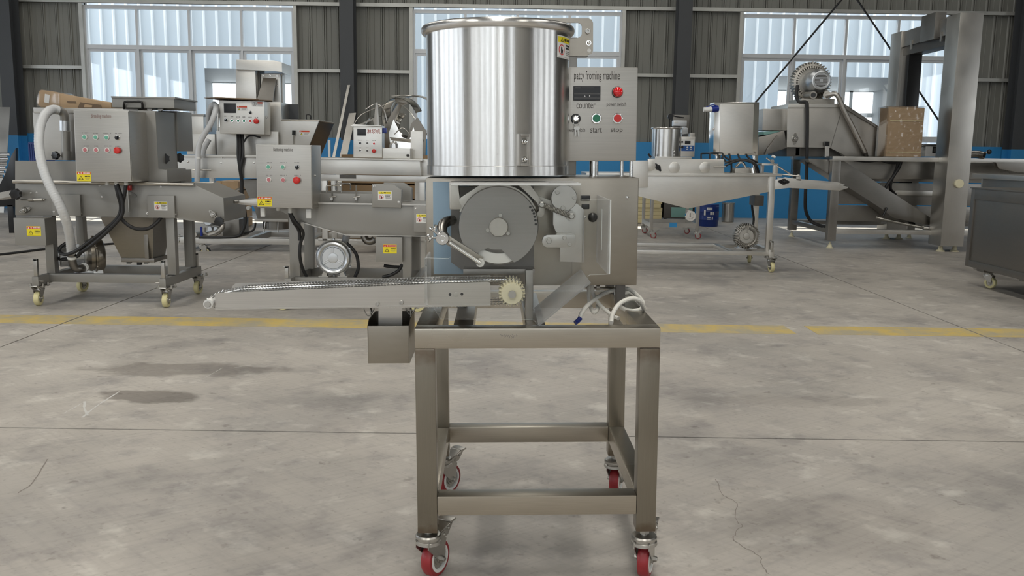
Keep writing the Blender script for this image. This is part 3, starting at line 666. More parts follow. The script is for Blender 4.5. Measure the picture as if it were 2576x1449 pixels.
# ---- machine housing
BY = .27
x0, x1, z0, z1 = rect(FM, 1072, 1605, 447, 719, BY)
bd = MB(); bd.box((x0, BY, z0), (x1, DP-.02, z1), .006); body = bd.obj('housing', 'steel_warm', pm_)
fp = MB(); fp.plate(FM, [(1089, 457), (1180, 457), (1180, 690), (1091, 690)], BY-.0012, .0012); fp.obj('protective_film', 'film_blue', body, label='pale blue protective film')
rp = MB(); fbox(rp, FM, 1440, 1603, 450, 716, BY-.003, .003, .001); rp.obj('front_cover', 'steel_warm', body)
for px_q in ((1330, 700), (1160, 700), (1560, 700)):
    a = P(px_q[0], px_q[1], BY+.05); MB().box((a.x-.012, BY+.03, zt), (a.x+.012, BY+.06, z0)).obj('support_post', 'steel_dark', body)
    MB().box((a.x-.012, DP-.09, zt), (a.x+.012, DP-.06, z0)).obj('support_post', 'steel_dark', body)
a = P(1332, 700, .12); MB().box((a.x-.009, .12, zt), (a.x+.009, .19, P(1332, 680, .12).z), .002).obj('support_post', 'steel_bg_dark', body)
bk = MB(); bk.plate(FM, [(1135, 470), (1343, 470), (1343, 678), (1160, 678), (1135, 660)], BY-.035, .035); bk.obj('backing_plate', 'steel_dark', body)
bk = MB(); fbox(bk, FM, 1165, 1345, 677, 690, BY-.09, .085, .002); bk.obj('ledge_plate', 'steel_bg_dark', body)
# small black switch bits on the cover
b = MB(); c = P(1490, 546, BY-.003); b.sphere(c+Vector((0, -.012, 0)), .013, 14); b.cyl(c, c+Vector((0, -.01, 0)), .006); b.obj('black_knob', 'black_plastic', body)
b = MB(); fbox(b, FM, 1462, 1485, 492, 505, BY-.02, .02, .002); fbox(b, FM, 1464, 1483, 514, 526, BY-.012, .012, .002); b.obj('limit_switch', 'black_plastic', body)
for q in ((1470, 547), (1578, 497)): bolt(body, P(*q, BY-.003), .004, DOME)
# ---- forming head
HY = .10
C = P(1254, 570, HY); RD = (P(1353, 570, HY).x-P(1254, 570, HY).x)
head = MB(); head.lathe((C.x, HY+.012, C.z), (0, 1, 0), [(RD*.74, 0), (RD*1.0, .002), (RD*1.03, .02), (RD*1.03, BY-HY-.05)], 56); head = head.obj('forming_drum', 'steel_dark', pm_)
wr = MB(); wr.lathe((C.x, HY+.008, C.z), (0, 1, 0), [(RD*.69, .003), (RD*.70, 0), (RD*.955, 0), (RD*.965, .004)], 64, False, False); wr.obj('nylon_ring', 'nylon', head, label='white nylon ring')
dp = []
def ang(x, y): q = P(x, y, HY); return math.atan2(q.z-C.z, q.x-C.x)
a0 = ang(1293, 660); a1 = ang(1187, 640)+2*math.pi
for i in range(73):
    t_ = a0+(a1-a0)*i/72; dp.append((C.x+RD*math.cos(t_), HY, C.z+RD*math.sin(t_)))
dp += [P(x, y, HY) for x, y in ((1200, 635), (1214, 628), (1228, 624), (1240, 628), (1262, 628))]
d = MB(); d.prism(dp, (0, .007, 0)); disc = d.obj('front_disc', 'disc_grey', head)
h = MB(); rr = P(1278, 570, HY-.02).x-P(1254, 570, HY-.02).x
h.lathe((C.x, HY, C.z), (0, -1, 0), [(rr*1.0, 0), (rr*1.0, .020), (rr*.95, .0225), (rr*.86, .0225), (rr*.85, .0215)], 40); h.obj('hub_cap', 'alu_cast', head)
for q in ((1259, 542), (1227, 579), (1278, 587)): bolt(head, P(*q, HY-.001), .0052, SOCK)
for q in ((1334, 521), (1339, 529), (1343, 537), (1345, 545), (1347, 554), (1348, 564)):
    m = MB(); k = P(*q, HY); m.cyl((k.x, HY-.0006, k.z), (k.x, HY+.003, k.z), .0032, n=14); m.obj('index_hole', 'ink', disc)
# cast bracket that carries the hopper
cb = MB(); Y1 = HY+.03
cb.plate(FM, [(1130, 460), (1154, 460), (1154, 506), (1160, 503), (1172, 524), (1163, 527), (1131, 527)], Y1, .05, .003)
cb.plate(FM, [(1153, 505), (1160, 496), (1206, 466), (1240, 466), (1238, 474), (1205, 478), (1186, 491), (1170, 507), (1163, 527)], Y1, .05, .002)
cb.plate(FM, [(1130, 459), (1380, 459), (1380, 467), (1130, 467)], Y1, .12, .002)
cb.plate(FM, [(1300, 464), (1333, 464), (1350, 487), (1371, 518), (1369, 540), (1362, 547), (1352, 545), (1349, 536), (1358, 530), (1359, 518), (1349, 508), (1338, 497), (1318, 478)], Y1, .05, .002)
cb.obj('cast_bracket', 'alu_cast', pm_)
cr = MB(); cr.lathe((C.x, Y1-.004, C.z), (0, 1, 0), [(RD*1.02, 0), (RD*1.06, 0), (RD*1.06, .02), (RD*1.02, .02)], 40, False, False, math.radians(25), math.radians(160)); cr.obj('guide_arc', 'alu_cast', pm_)
# knock-out lever, round cover, spring
lv = MB(); lv.plate(FM, [(1392, 520), (1402, 512), (1452, 512), (1470, 528), (1468, 660), (1408, 658), (1410, 622), (1402, 590), (1391, 566)], .15, .006, .001)
a = P(1469, 594, .15); lv.box((a.x-.005, .15, P(1469, 658, .15).z), (a.x, BY, P(1469, 530, .15).z)); lever = lv.obj('lever_plate', 'zinc', pm_)
ar = MB(); ar.plate(FM, [(1340, 486), (1350, 492), (1395, 508), (1402, 522), (1392, 536), (1345, 506)], .158, .01, .001); ar.obj('lever_arm', 'alu_cast', lever)
rc = MB(); c = P(1420, 499, .12); r_ = P(1453, 499, .12).x-c.x; rc.lathe((c.x, .145, c.z), (0, -1, 0), [(r_, 0), (r_, .008), (r_*.97, .010)], 44); rc.obj('round_cover', 'zinc', lever)
for q in ((1402, 483), (1445, 497), (1416, 523)): bolt(lever, P(*q, .135), .006, SOCK)
sp = MB(); A = P(1364, 515, .125); B = P(1432, 542, .125); ax = (B-A).normalized(); u, v = sp.frame_of(ax); pts = []
for i in range(20*10+1):
    t_ = i/200; a = 2*math.pi*20*t_; pts.append(A+(B-A)*t_+(u*math.cos(a)+v*math.sin(a))*.0062)
sp.tube(pts, .0013, 6, 1); sp.obj('spring', 'zinc', lever)
for q, r_ in (((1362, 514), .0085), ((1437, 543), .0125)):
    m = MB(); c = P(*q, .125); m.cyl((c.x, .155, c.z), (c.x, .13, c.z), r_*1.0, n=20); m.cyl((c.x, .13, c.z), (c.x, .112, c.z), .0055, n=14); m.lathe((c.x, .116, c.z), (0, -1, 0), [(.008, 0), (.008, .006), (.006, .008)], 6); m.obj('spring_pin', 'zinc', lever)
bl = MB(); bl.plate(FM, [(1447, 590), (1447, 622), (1376, 623), (1368, 619), (1364, 611), (1364, 603), (1368, 595), (1376, 591)], .13, .016, .0015); bl.obj('stop_block', 'zinc', lever)
m = MB(); m.plate(FM, [(1401, 586), (1438, 586), (1445, 591), (1398, 591)], .135, .02); m.obj('stop_tab', 'zinc', lever)
bolt(lever, P(1381, 606, .13), .0075, HEX)
for q in ((1420, 598), (1433, 614)): bolt(lever, P(*q, .13), .0055, SOCK)
# scraper rod with clamp at the left
rd = MB(); c = P(1113, 600, .08); rr = P(1130, 600, .08).x-c.x
rd.lathe((c.x, .125, c.z), (0, -1, 0), [(rr*.9, 0), (rr*.9, .03), (rr, .032), (rr, .044), (rr*.9, .047), (rr*.45, .047), (rr*.45, .052), (rr*.36, .052), (rr*.33, .045)], 36); rod = rd.obj('scraper_clamp', 'chrome', pm_)
m = MB(); m.plate(FM, [(1127, 591), (1216, 648), (1211, 668), (1119, 613)], .088, .010, .001); m.obj('scraper_bar', 'steel_warm', rod)
m = MB(); m.cyl(P(1131, 610, .078), P(1208, 662, .078), .0065, n=18); m.obj('scraper_rod', 'chrome', rod)
m = MB(); c2 = P(1208, 661, .082); m.cyl((c2.x, .10, c2.z), (c2.x, .078, c2.z), .0105, n=22); m.obj('nylon_tip', 'nylon', rod)
for (a, b, w1, w2) in (((1104, 592), (1091, 580), (1082, 573), (1097, 566)), ((1100, 599), (1086, 598), (1076, 592), (1079, 604))):
    m = MB(); A = P(*a, .085); B = P(*b, .085); m.cyl(A, B, .0028, n=10)
    for w in (w1, w2): m.tube([B, (B+P(*w, .085))/2+Vector((0, -.002, 0)), P(*w, .085)], .0032, 8, 3, rfun=lambda i, n: .8+.5*i/n)
    m.obj('wing_bolt', 'chrome', rod)
m = MB(); m.tube([P(1114, 594, .14), P(1111, 578, .15), P(1117, 562, .17), P(1132, 555, .20), P(1140, 554, BY)], .0135, 14, 5); m.obj('pivot_elbow', 'steel_bg_dark', pm_)
# ---- hopper
AX = Vector((P(1253, 300, .36).x, .36, 0)); RH = .194
hz0 = P(1253, 443, .36-RH).z; hz1 = P(1066, 80, .36).z; hzc = P(1253, 419, .36-RH).z
hp = MB(); hp.lathe((AX.x, AX.y, hz0), (0, 0, 1), [(RH-.004, 0), (RH+.002, 0), (RH+.002, hzc-hz0), (RH, hzc-hz0+.001), (RH, hz1-hz0), (RH-.003, hz1-hz0), (RH-.003, .02), (.02, .0)], 96, True, False)
hop = hp.obj('hopper', 'steel_hop', pm_)
rm = MB(); rm.lathe((AX.x, AX.y, hz1), (0, 0, 1), [(RH+.0045+.0085*math.cos(a)*1.0, .0115*math.sin(a)) for a in [2*math.pi*k/14 for k in range(15)]], 96, False, False); rm.obj('hopper_rim', 'steel_hop', hop)
def hop_map(px0, px1, py0, py1):
    def th(x): q = P(x, (py0+py1)/2, .36); return math.asin(max(-1, min(1, (q.x-AX.x)/RH*1.0)))
    t0, t1 = th(px0), th(px1)
    za = P((px0+px1)/2, py1, .36-RH*math.cos((t0+t1)/2)).z; zb_ = P((px0+px1)/2, py0, .36-RH*math.cos((t0+t1)/2)).z
    return lambda u, v, h: Vector((AX.x+(RH+h)*math.sin(t0+(t1-t0)*u), AX.y-(RH+h)*math.cos(t0+(t1-t0)*u), za+(zb_-za)*v))
sticker(hop, 'hand', hop_map(1394, 1429, 92, 148), 1.35, 10)
mm = hop_map(1297, 1325, 337, 417); wb_ = MB()
q = mm(.5, .5, 0); th_ = math.atan2(q.x-AX.x, AX.y-q.y); hw = (mm(1, .5, 0)-mm(0, .5, 0)).length/2; hh = (mm(0, 1, 0)-mm(0, 0, 0)).z/2
for sx, a, b, c_, d_ in ((0, -hw, -hw+.005, -hh, hh), (0, hw-.005, hw, -hh, hh), (0, -hw+.005, hw-.005, hh-.006, hh), (0, -hw+.005, hw-.005, -hh, -hh+.006)): wb_.box((a, -.012, c_), (b, .006, d_), .0015)
wb_.box((-hw+.004, -.004, -hh), (hw-.004, .004, hh)); wo = wb_.obj('hinge_block', 'steel_bg', hop, loc=q); wo.rotation_euler = (0, 0, th_)
for dz in (hh*.52, -hh*.62): bolt(wo, (0.002, -.003, dz), .0075, DOME)
# ---- lifting bracket behind the hopper
lb = MB(); lb.plate(FM, [(1350, 46), (1481, 46), (1488, 49), (1492, 57), (1492, 127), (1489, 134), (1482, 137), (1431, 137), (1431, 98), (1454, 95), (1462, 90), (1464, 84), (1464, 66), (1461, 60), (1454, 57), (1350, 57)], .44, .006)
lb.plate(FM, [(1431, 137), (1478, 137), (1480, 141), (1431, 141)], .44, .05); lbo = lb.obj('hook_bracket', 'steel_warm', pm_)
bolt(lbo, P(1478, 79, .44), .0075, SOCK); bolt(lbo, P(1481, 108, .44), .006, DOME)
m = MB(); c = P(1482, 127, .44); m.cyl((c.x, .4395, c.z), (c.x, .443, c.z), .0055, n=16); m.obj('bolt_hole', 'sign_white', lbo)
a = P(1440, 90, .5); MB().box((a.x-.03, .446, P(1440, 440, .5).z), (a.x+.01, .50, P(1440, 100, .5).z), .003).obj('lift_post', 'steel_bg_dark', pm_)
# ---- control box
CY = .40
x0, x1, z0, z1 = rect(FM, 1396, 1605, 169, 405, CY); x1 = P(1602.5, 290, CY).x
cb = MB(); cb.box((x0, CY, z0), (x1, CY+.15, z1), .003); box = cb.obj('control_box', 'steel_box', pm_)
def ptxt(s, xa, xb, ya, yb, mat='ink_engraved', par=box, Y=CY): 
    q = P(xa, yb, Y); return text_obj(s, 'lettering', mat, par, (q.x, Y-.0006, q.z), (P(xa, ya, Y)-q).z, P(xb, yb, Y).x-q.x, bold=.002)
ptxt('patty froming machine', 1444, 1559, 178, 207); ptxt('counter', 1450, 1498, 258, 273); ptxt('power switch', 1526, 1575, 257, 270); ptxt('start', 1485, 1514, 321, 334); ptxt('stop', 1536, 1566, 322, 336); ptxt('power switch', 1421, 1472, 322, 335)
cn = MB(); a, b, c_, d_ = rect(FM, 1442, 1510, 217, 253, CY); cn.box((a, CY-.006, c_), (b, CY, d_), .001); cn.mat(1)
w_ = b-a; h_ = d_-c_
for zz in (.44, .16): cn.box((a+w_*.03, CY-.0066, c_+h_*zz), (b-w_*.03, CY-.006, c_+h_*(zz+.025)))
cn.box((a+w_*.06, CY-.0066, d_-h_*.14), (a+w_*.26, CY-.006, d_-h_*.09)); cn.box((a+w_*.30, CY-.0066, d_-h_*.13), (a+w_*.74, CY-.006, d_-h_*.10)); cn.mat(2)
cn.poly([(a+w_*.40, CY-.0068, c_+h_*.27), (a+w_*.45, CY-.0068, c_+h_*.27), (a+w_*.425, CY-.0068, c_+h_*.36)]); cn.poly([(a+w_*.58, CY-.0068, c_+h_*.26), (a+w_*.63, CY-.0068, c_+h_*.31), (a+w_*.58, CY-.0068, c_+h_*.37)])
cn.obj('counter_display', ['black_gloss', 'ink_grey', 'sign_white'], box, 0, label='black counter display')
m = MB(); c = P(1553, 232, CY); m.lathe((c.x, CY, c.z), (0, -1, 0), [(.0155, 0), (.0155, .004), (.0138, .005)], 28); m.mat(1); m.lathe((c.x, CY-.004, c.z), (0, -1, 0), [(.0140, 0), (.0140, .008), (.012, .013), (.008, .016), (.003, .0172)], 28); m.obj('indicator_lamp', ['black_plastic', 'red_lamp'], box, label='red indicator lamp')
for q, k in (((1500, 298), 'green'), ((1553, 298), 'red')): button(box, k, P(*q, CY), .0148)
m = MB(); c = P(1448, 299, CY); m.lathe((c.x, CY, c.z), (0, -1, 0), [(.0138, 0), (.0138, .004), (.012, .006)], 28); m.mat(1); m.lathe((c.x, CY-.005, c.z), (0, -1, 0), [(.0085, 0), (.0085, .004), (.006, .006)], 20); m.hexa([Vector((c.x, CY-.011, c.z))+Vector(q)*.001 for q in ((-2, 0, -1), (7, 0, 7), (6, 0, 9), (-3, 0, 1), (-2, -2, -1), (7, -2, 7), (6, -2, 9), (-3, -2, 1))]); m.obj('key_switch', ['black_plastic', 'chrome'], box, label='black key switch with chrome core')
for xx, r_ in ((1494, .0128), (1564, .005), (1588, .0055)):
    c = P(xx, 425, CY+.05); m = MB(); m.cyl((c.x, CY+.05, P(xx, 449, CY+.05).z-.01), (c.x, CY+.05, z0), r_, n=22); m.cyl((c.x, CY+.05, P(xx, 447, CY+.05).z-.004), (c.x, CY+.05, P(xx, 447, CY+.05).z+.006), r_*1.15, n=22); m.obj('box_post', 'chrome', box)
# keys hanging in the switch
kf = thing('key_ring', 'small bunch of keys hanging from the key switch on the patty machine', 'keys', FM)
m = MB(); c = P(1449, 305, CY-.014); m.tube([c+Vector((.007*math.cos(a), 0, .009*math.sin(a)-.006)) for a in [2*math.pi*k/14 for k in range(14)]], .0008, 6, 2, True); m.obj('ring', 'chrome', kf)
for dx, rz_ in ((-.001, .1), (.003, -.12)):
    q = P(1450, 317, CY-.012); m = MB(); m.lathe((0, 0, -.006), (0, -1, 0), [(.0055, 0), (.0055, .0015)], 16); m.box((-.0016, -.0015, -.030), (.0016, 0, -.011)); m.box((.0012, -.0015, -.026), (.0032, 0, -.023)); m.box((.0012, -.0015, -.020), (.0028, 0, -.018)); o = m.obj('key', 'zinc', kf, loc=q+Vector((dx, -abs(dx), 0))); o.rotation_euler = (0, rz_, 0)
# ---- conveyor
Y0, Y1 = .055, .19
cv = MB(); cv.plate(FM, [(541, 742), (547, 737), (1065, 715), (1226, 709), (1232, 711), (1234, 717), (1234, 769), (1065, 773), (541, 779)], Y0, .0025)
cv.plate(FM, [(541, 776), (1234, 767), (1234, 770), (541, 779)], Y0-.006, .010)
conv = cv.obj('conveyor_side', 'steel_h', pm_)
m = MB(); m.plate(FM, [(583, 722), (592, 713), (1065, 697), (1233, 692), (1233, 745), (583, 752)], Y1, .0025); m.obj('conveyor_back_side', 'steel_h', conv)
m = MB(); m.plate(FM, [(560, 752), (1230, 728), (1230, 733), (560, 757)], Y0+.004, Y1-Y0-.006); m.obj('slide_plate', 'black_plastic', conv)
for q in ((949, 764), (1010, 761)): bolt(conv, P(*q, Y0), .0055, SOCK)
for q in ((1132, 741), (1162, 740)):
    m = MB(); c = P(*q, Y0); m.cyl((c.x, Y0-.0004, c.z), (c.x, Y0+.002, c.z), .0036, n=14); m.obj('slot_hole', 'ink', conv)
m = MB(); c = P(1147, 741, Y0); m.lathe((c.x, Y0, c.z), (0, -1, 0), [(.0065, 0), (.006, .0005), (.003, .0008)], 9); m.obj('weld_spot', 'alu_cast', conv)
m = MB(); c = P(527, 763, Y0); m.cyl((c.x, Y0-.012, c.z), (c.x, Y1+.01, c.z), .0115, n=24); m.mat(1); m.cyl((c.x, Y0-.0125, c.z), (c.x, Y0-.02, c.z), .0072, n=18); m.obj('nose_roller', ['nylon', 'zinc'], conv)
CS = P(1288, 738, .07)
for yy in (.068, .094, .15):
    m = MB(); gear(m, (CS.x, 0, CS.z), 22, .0275, .0335, yy, yy+.010)
    if yy < .08: m.lathe((CS.x, yy, CS.z), (0, -1, 0), [(.0262, 0), (.0262, .010), (.0255, .011)], 44)
    else: m.lathe((CS.x, yy, CS.z), (0, -1, 0), [(.0255, 0), (.0255, .016)], 36)
    m.obj('sprocket', 'cream_plastic', conv)
m = MB(); m.cyl((CS.x, .05, CS.z), (CS.x, .26, CS.z), .0095, n=24); m.cyl((CS.x, .0495, CS.z), (CS.x, .051, CS.z), .003, n=12); m.obj('sprocket_shaft', 'zinc', conv)
# wire belt: one shared bent wire, laid link after link round the loop
wy = []; yy = Y0+.006; n_ = 0
while yy < Y1-.004:
    wy += [(0, yy), (0, yy+.022), (.0105, yy+.0245), (.0105, yy+.028)] if n_ % 2 == 0 else [(.0105, yy), (0, yy+.0025)]
    yy += .028 if n_ % 2 == 0 else .0045; n_ += 1
m = MB(); m.tube([(a, b, .0015*(a > 0)) for a, b in wy], .0009, 6, 1); wire_me = m.mesh('belt_wire', 'chrome')
nose = P(527, 763, Y0); nose.y = 0; nose += Vector((0, 0, 0))
path = [Vector((nose.x+.012*math.cos(a), 0, nose.z+.012*math.sin(a))) for a in [math.radians(q) for q in (270, 240, 210, 180, 150, 125)]]
for x, y in ((605, 729), (700, 724), (1065, 708), (1230, 704.5)): q = P(x, y, Y0+.06); q.y = 0; path.append(q)
path += [Vector((CS.x+.0275*math.cos(a), 0, CS.z+.0275*math.sin(a))) for a in [math.radians(q) for q in (95, 60, 30, 0, -30, -60, -90)]]
q = P(1065, 765, Y0+.06); q.y = 0; path.append(q); path.append(path[0].copy())
LEN = 0; pitch = .0083; acc = 0; seg = []
for a, b in zip(path, path[1:]):
    L = (b-a).length
    while acc < L:
        q = a+(b-a)*(acc/L); t_ = (b-a); o = inst(wire_me, 'belt_wire', conv, q, (0, -math.atan2(t_.z, t_.x), 0)); acc += pitch
    acc -= L
# ---- clear acrylic guard
GY = .012; TH = .005
def sheet(pxs, Y, ext, name, th_m='acrylic', ed='acrylic_edge'):
    m = MB(); n0 = len(m.bm.faces); m.prism([P(x, y, Y) for x, y in pxs], ext); m.bm.faces.ensure_lookup_table()
    for f in list(m.bm.faces)[2:]: f.material_index = 1
    return m.obj(name, [th_m, ed], guard, 0)
guard = None
g = MB(); g.prism([P(x, y, GY) for x, y in ((1068, 652), (1072, 649), (1129, 650), (1134, 645), (1134, 462), (1460, 462), (1462, 466), (1462, 502), (1535, 503), (1535, 686), (1531, 690), (1483, 692), (1479, 696), (1481, 704), (1487, 712), (1357, 820), (1340, 804), (1108, 803), (1089, 771), (1074, 769), (1068, 764))], (0, TH, 0))
g.bm.faces.ensure_lookup_table()
for f in list(g.bm.faces)[2:]: f.material_index = 1
guard = g.obj('acrylic_guard', ['acrylic', 'acrylic_edge'], pm_, 0, label='clear acrylic guard over the forming head')
a = P(1535, 596, GY); zt_, zb2 = P(1535, 503, GY).z, P(1535, 690, GY).z
m = MB(); m.box((a.x-TH, GY+TH, zb2), (a.x, BY-.008, zt_)); m.obj('guard_side', 'acrylic_frost', guard, 0)
m = MB(); m.box((a.x-TH-.001, .14, zb2+.045), (a.x-TH, .145, zt_-.03)); m.box((a.x-.0012, GY, zb2), (a.x+.0012, GY+.003, zt_)); m.obj('guard_slot', 'acrylic_edge', guard, 0)
m = MB(); A = P(1357, 820, GY); B = P(1487, 712, GY); n_ = Vector((-(B-A).z, 0, (B-A).x)).normalized()*TH; m.prism([A, B, B+n_, A+n_], (0, BY-.02-GY, 0)); m.obj('guard_chute', 'acrylic_grey', guard, 0)
a = P(1134, 462, GY); b = P(1462, 462, GY); m = MB(); m.box((a.x, GY+TH, a.z-TH), (b.x, BY-.03, a.z)); m.obj('guard_top', 'acrylic_frost', guard, 0)
m = MB(); m.box((a.x, GY-.001, a.z-.0025), (b.x, GY+.001, a.z+.0008)); m.obj('guard_edge', 'acrylic_edge', guard, 0)
a = P(1068, 650, GY); b = P(1068, 768, GY); m = MB(); m.box((a.x, GY+TH, b.z), (a.x+TH, .15, a.z)); m.obj('guard_side', 'acrylic_frost', guard, 0)
# ---- power cord
m = MB(); Yc = .33
m.tube([P(1482, 716, Yc), P(1481, 745, Yc), P(1486, 772, Yc-.02), P(1494, 786, Yc-.05), P(1502, 780, Yc-.04), P(1503, 770, Yc)], .0055, 10, 6)
m.tube([P(1489, 716, Yc), P(1493, 742, Yc), P(1512, 770, Yc-.04), P(1540, 793, Yc-.08), P(1556, 801, Yc-.10)], .0055, 10, 6)
m.tube([P(1457, 804, Yc-.10), P(1465, 785, Yc-.08), P(1485, 762, Yc-.04), P(1515, 741, Yc), P(1548, 729, Yc), P(1580, 727, Yc), P(1604, 744, Yc-.02), P(1617, 762, Yc-.05), P(1612, 778, Yc-.08), P(1585, 782, Yc-.08), P(1560, 770, Yc-.02), P(1550, 748, Yc+.06), P(1580, 738, Yc+.1), P(1600, 750, Yc+.06), P(1618, 772, Yc-.08), P(1621, 776, Yc-.1), P(1610, 757, Yc-.13), P(1588, 751, Yc-.15), P(1560, 763, Yc-.17), P(1542, 788, Yc-.2), P(1537, 812, Yc-.24)], .006, 10, 7)
cord = m.obj('power_cord', 'white_cable', pm_)
m = MB(); m.tube([P(1460, 800, Yc-.10), P(1454, 807, Yc-.105), P(1447, 812, Yc-.11)], .0065, 10, 3); m.obj('cord_sleeve', 'blue_plastic', cord)
m = MB(); m.cyl(P(1470, 724, BY+.12), P(1560, 728, BY+.12), .005, n=10); m.cyl(P(1500, 722, BY+.1), P(1508, 722, BY+.1), .010, n=12); m.obj('conduit', 'zinc', pm_)
# ---- catch box hung under the conveyor
FB = FM
cbx = thing('catch_box', 'open stainless catch box hanging on wire hooks under the conveyor', 'box', FM)
ya, yb_ = .052, .20; a, b, c_, d_ = rect(FM, 925, 1030, 820, 914, ya); w_ = .002; m = MB(); zt2 = d_+.012
m.box((a, ya, c_), (b, ya+w_, d_), .0008); m.box((a, yb_-w_, c_), (b, yb_, zt2)); m.box((a, ya+w_, c_), (b, yb_-w_, c_+w_))
for s_ in (a, b-w_): m.prism([(s_, ya, c_), (s_, ya, d_), (s_, ya+.03, zt2), (s_, yb_, zt2), (s_, yb_, c_)], (w_, 0, 0))
m.obj('box_shell', 'steel_warm', cbx)
m = MB(); m.plate(FM, [(952, 771), (1012, 768), (1012, 822), (952, 822)], ya+.05, .002); m.obj('drip_plate', 'steel_h', conv)
for q in ((914, 776, 927, 795, 941, 776), (1020, 772, 1032, 791, 1047, 771)):
    m = MB(); m.tube([P(q[0], q[1], ya+.06), P(q[2]-6, q[3]-4, ya+.06), P(q[2], q[3], ya+.06), P(q[2]+6, q[3]-4, ya+.06), P(q[4], q[5], ya+.06)], .0017, 8, 5); m.obj('wire_hook', 'zinc', cbx)
for x_ in (a+.001, b-.001):
    m = MB(); m.tube([(x_, ya+.055, zt2-.004), (x_, ya+.056, zt2+.02), (x_, ya+.066, zt2+.024), (x_, ya+.07, zt2+.012)], .0016, 8, 5); m.obj('wire_hook', 'zinc', cbx)
# ================================================================== BACKGROUND MACHINES: compact builder
class Mach:
    def __init__(s, name, label, cat, base, yaw=0., group=None):
        s.F = Frame(base, yaw); s.r = thing(name, label, cat, s.F, group); s.cur = s.r
    def p(s, x, y, Y=0.): return s.F.p(x, y, Y)
    def sc(s, x, y, Y, px): return (s.F.p(x+px, y, Y)-s.F.p(x, y, Y)).length
    def box(s, name, mat, x0, x1, y0, y1, Y, d, bev=.003, par=None, label=None):
        m = MB(); fbox(m, s.F, x0, x1, y0, y1, Y, d, bev); return m.obj(name, mat, par or s.r, label=label)
    def pl(s, name, mat, pts, Y, d, bev=0., par=None, label=None):
        m = MB(); m.plate(s.F, pts, Y, d, bev); return m.obj(name, mat, par or s.r, label=label)
    def pipe(s, name, mat, pts, rpx, n=12, sub=5, par=None, rfun=None, label=None):
        q = [s.F.p(*a) for a in pts]; r = s.sc(pts[0][0], pts[0][1], pts[0][2], rpx); m = MB(); m.tube(q, r, n, sub, rfun=rfun); return m.obj(name, mat, par or s.r, label=label)
    def disc(s, name, mat, x, y, Y, rpx, d, par=None, prof=None, n=28):
        c = s.p(x, y, Y); r = s.sc(x, y, Y, rpx); m = MB(); m.lathe(c, (0, -1, 0), [(r, 0), (r, d), (r*.9, d*1.15)] if prof is None else [(r*a, d*b) for a, b in prof], n); return m.obj(name, mat, par or s.r)
    def text(s, t, xa, xb, ya, yb, Y, mat, par=None):
        q = s.p(xa, yb, Y); return text_obj(t, 'lettering', mat, par or s.r, (q.x, Y-.0008, q.z), (s.p(xa, ya, Y)-q).z, s.p(xb, yb, Y).x-q.x, bold=.008)
    def print_(s, rects, Y, mat='ink_grey', par=None):
        m = MB()
        for x0, x1, y0, y1 in rects:
            n = max(2, round((x1-x0)/3.2)); w = (x1-x0)/n
            for k in range(n):
                if (k*7+int(x0)) % 5 == 3: continue
                fbox(m, s.F, x0+k*w, x0+k*w+w*.7, y0, y1, Y-.0007, .0007)
        o = m.obj('small_print', mat, par or s.r, 0); o['kind'] = 'stuff'; return o
    def btn(s, kind, x, y, Y, rpx, par): return button(par, kind, s.p(x, y, Y), s.sc(x, y, Y, rpx))
    def stk(s, kind, x0, x1, y0, y1, Y, par=None): return sticker_px(par or s.r, s.F, kind, x0, x1, y0, y1, Y)
    def bolt(s, x, y, Y, rpx, par=None, me=None): return bolt(par or s.r, s.p(x, y, Y), s.sc(x, y, Y, rpx), me or DOME)
    def leg(s, name, mat, x0, x1, ytop, Y, d, zb, par=None):
        a = s.p((x0+x1)/2, ytop, Y); l = s.p(x0, ytop+30, Y).x; r = s.p(x1, ytop+30, Y).x; return MB().box((l, Y, zb), (r, Y+d, a.z), .003).obj(name, mat, par or s.r)
    def bearing(s, x, y, Y, rpx, par=None, mat='zinc', tilt=.5):
        c = s.p(x, y, Y); r = s.sc(x, y, Y, rpx); m = MB(); m.lathe(c, (0, -1, 0), [(r, 0), (r, .02), (r*.8, .028), (r*.55, .028), (r*.5, .02), (r*.45, .034), (r*.3, .036)], 26)
        for k in (-1, 1):
            q = c+Vector((math.cos(tilt), 0, -math.sin(tilt)))*k*r*1.45; m.cyl(q, q+Vector((0, -.014, 0)), r*.42, n=14); m.cyl(q+Vector((0, -.012, 0)), q+Vector((0, -.026, 0)), r*.2, n=8)
        u = Vector((math.cos(tilt), 0, -math.sin(tilt))); v = Vector((math.sin(tilt), 0, math.cos(tilt)))
        m.prism([c+u*r*1.5+v*r*.4, c+v*r*.95, c-u*r*1.5+v*r*.4, c-u*r*1.5-v*r*.4, c-v*r*.95, c+u*r*1.5-v*r*.4], (0, -.012, 0)); return m.obj('bearing', mat, par or s.r)
def jack(M, x, Y, z0, z1, par=None):
    m = MB(); m.box((x-.012, Y-.012, z0), (x+.012, Y+.012, z1), .002); m.box((x-.02, Y-.012, z1-.012), (x+.012, Y+.012, z1), .002); return m.obj('jack_lever', 'zinc', par or M.r)
def foot_caster(M, key, loc, head):
    x, y, z = loc; m = MB(); m.box((x-.052, y-.045, z-.002), (x+.052, y+.045, z+.004), .001)
    for sx in (-1, 1):
        for sy in (-1, 1): m.cyl((x+sx*.042, y+sy*.034, z-.008), (x+sx*.042, y+sy*.034, z+.018), .007, n=10)
    m.obj('caster_plate', 'zinc', M.r); return caster(M.r, key, loc, head)

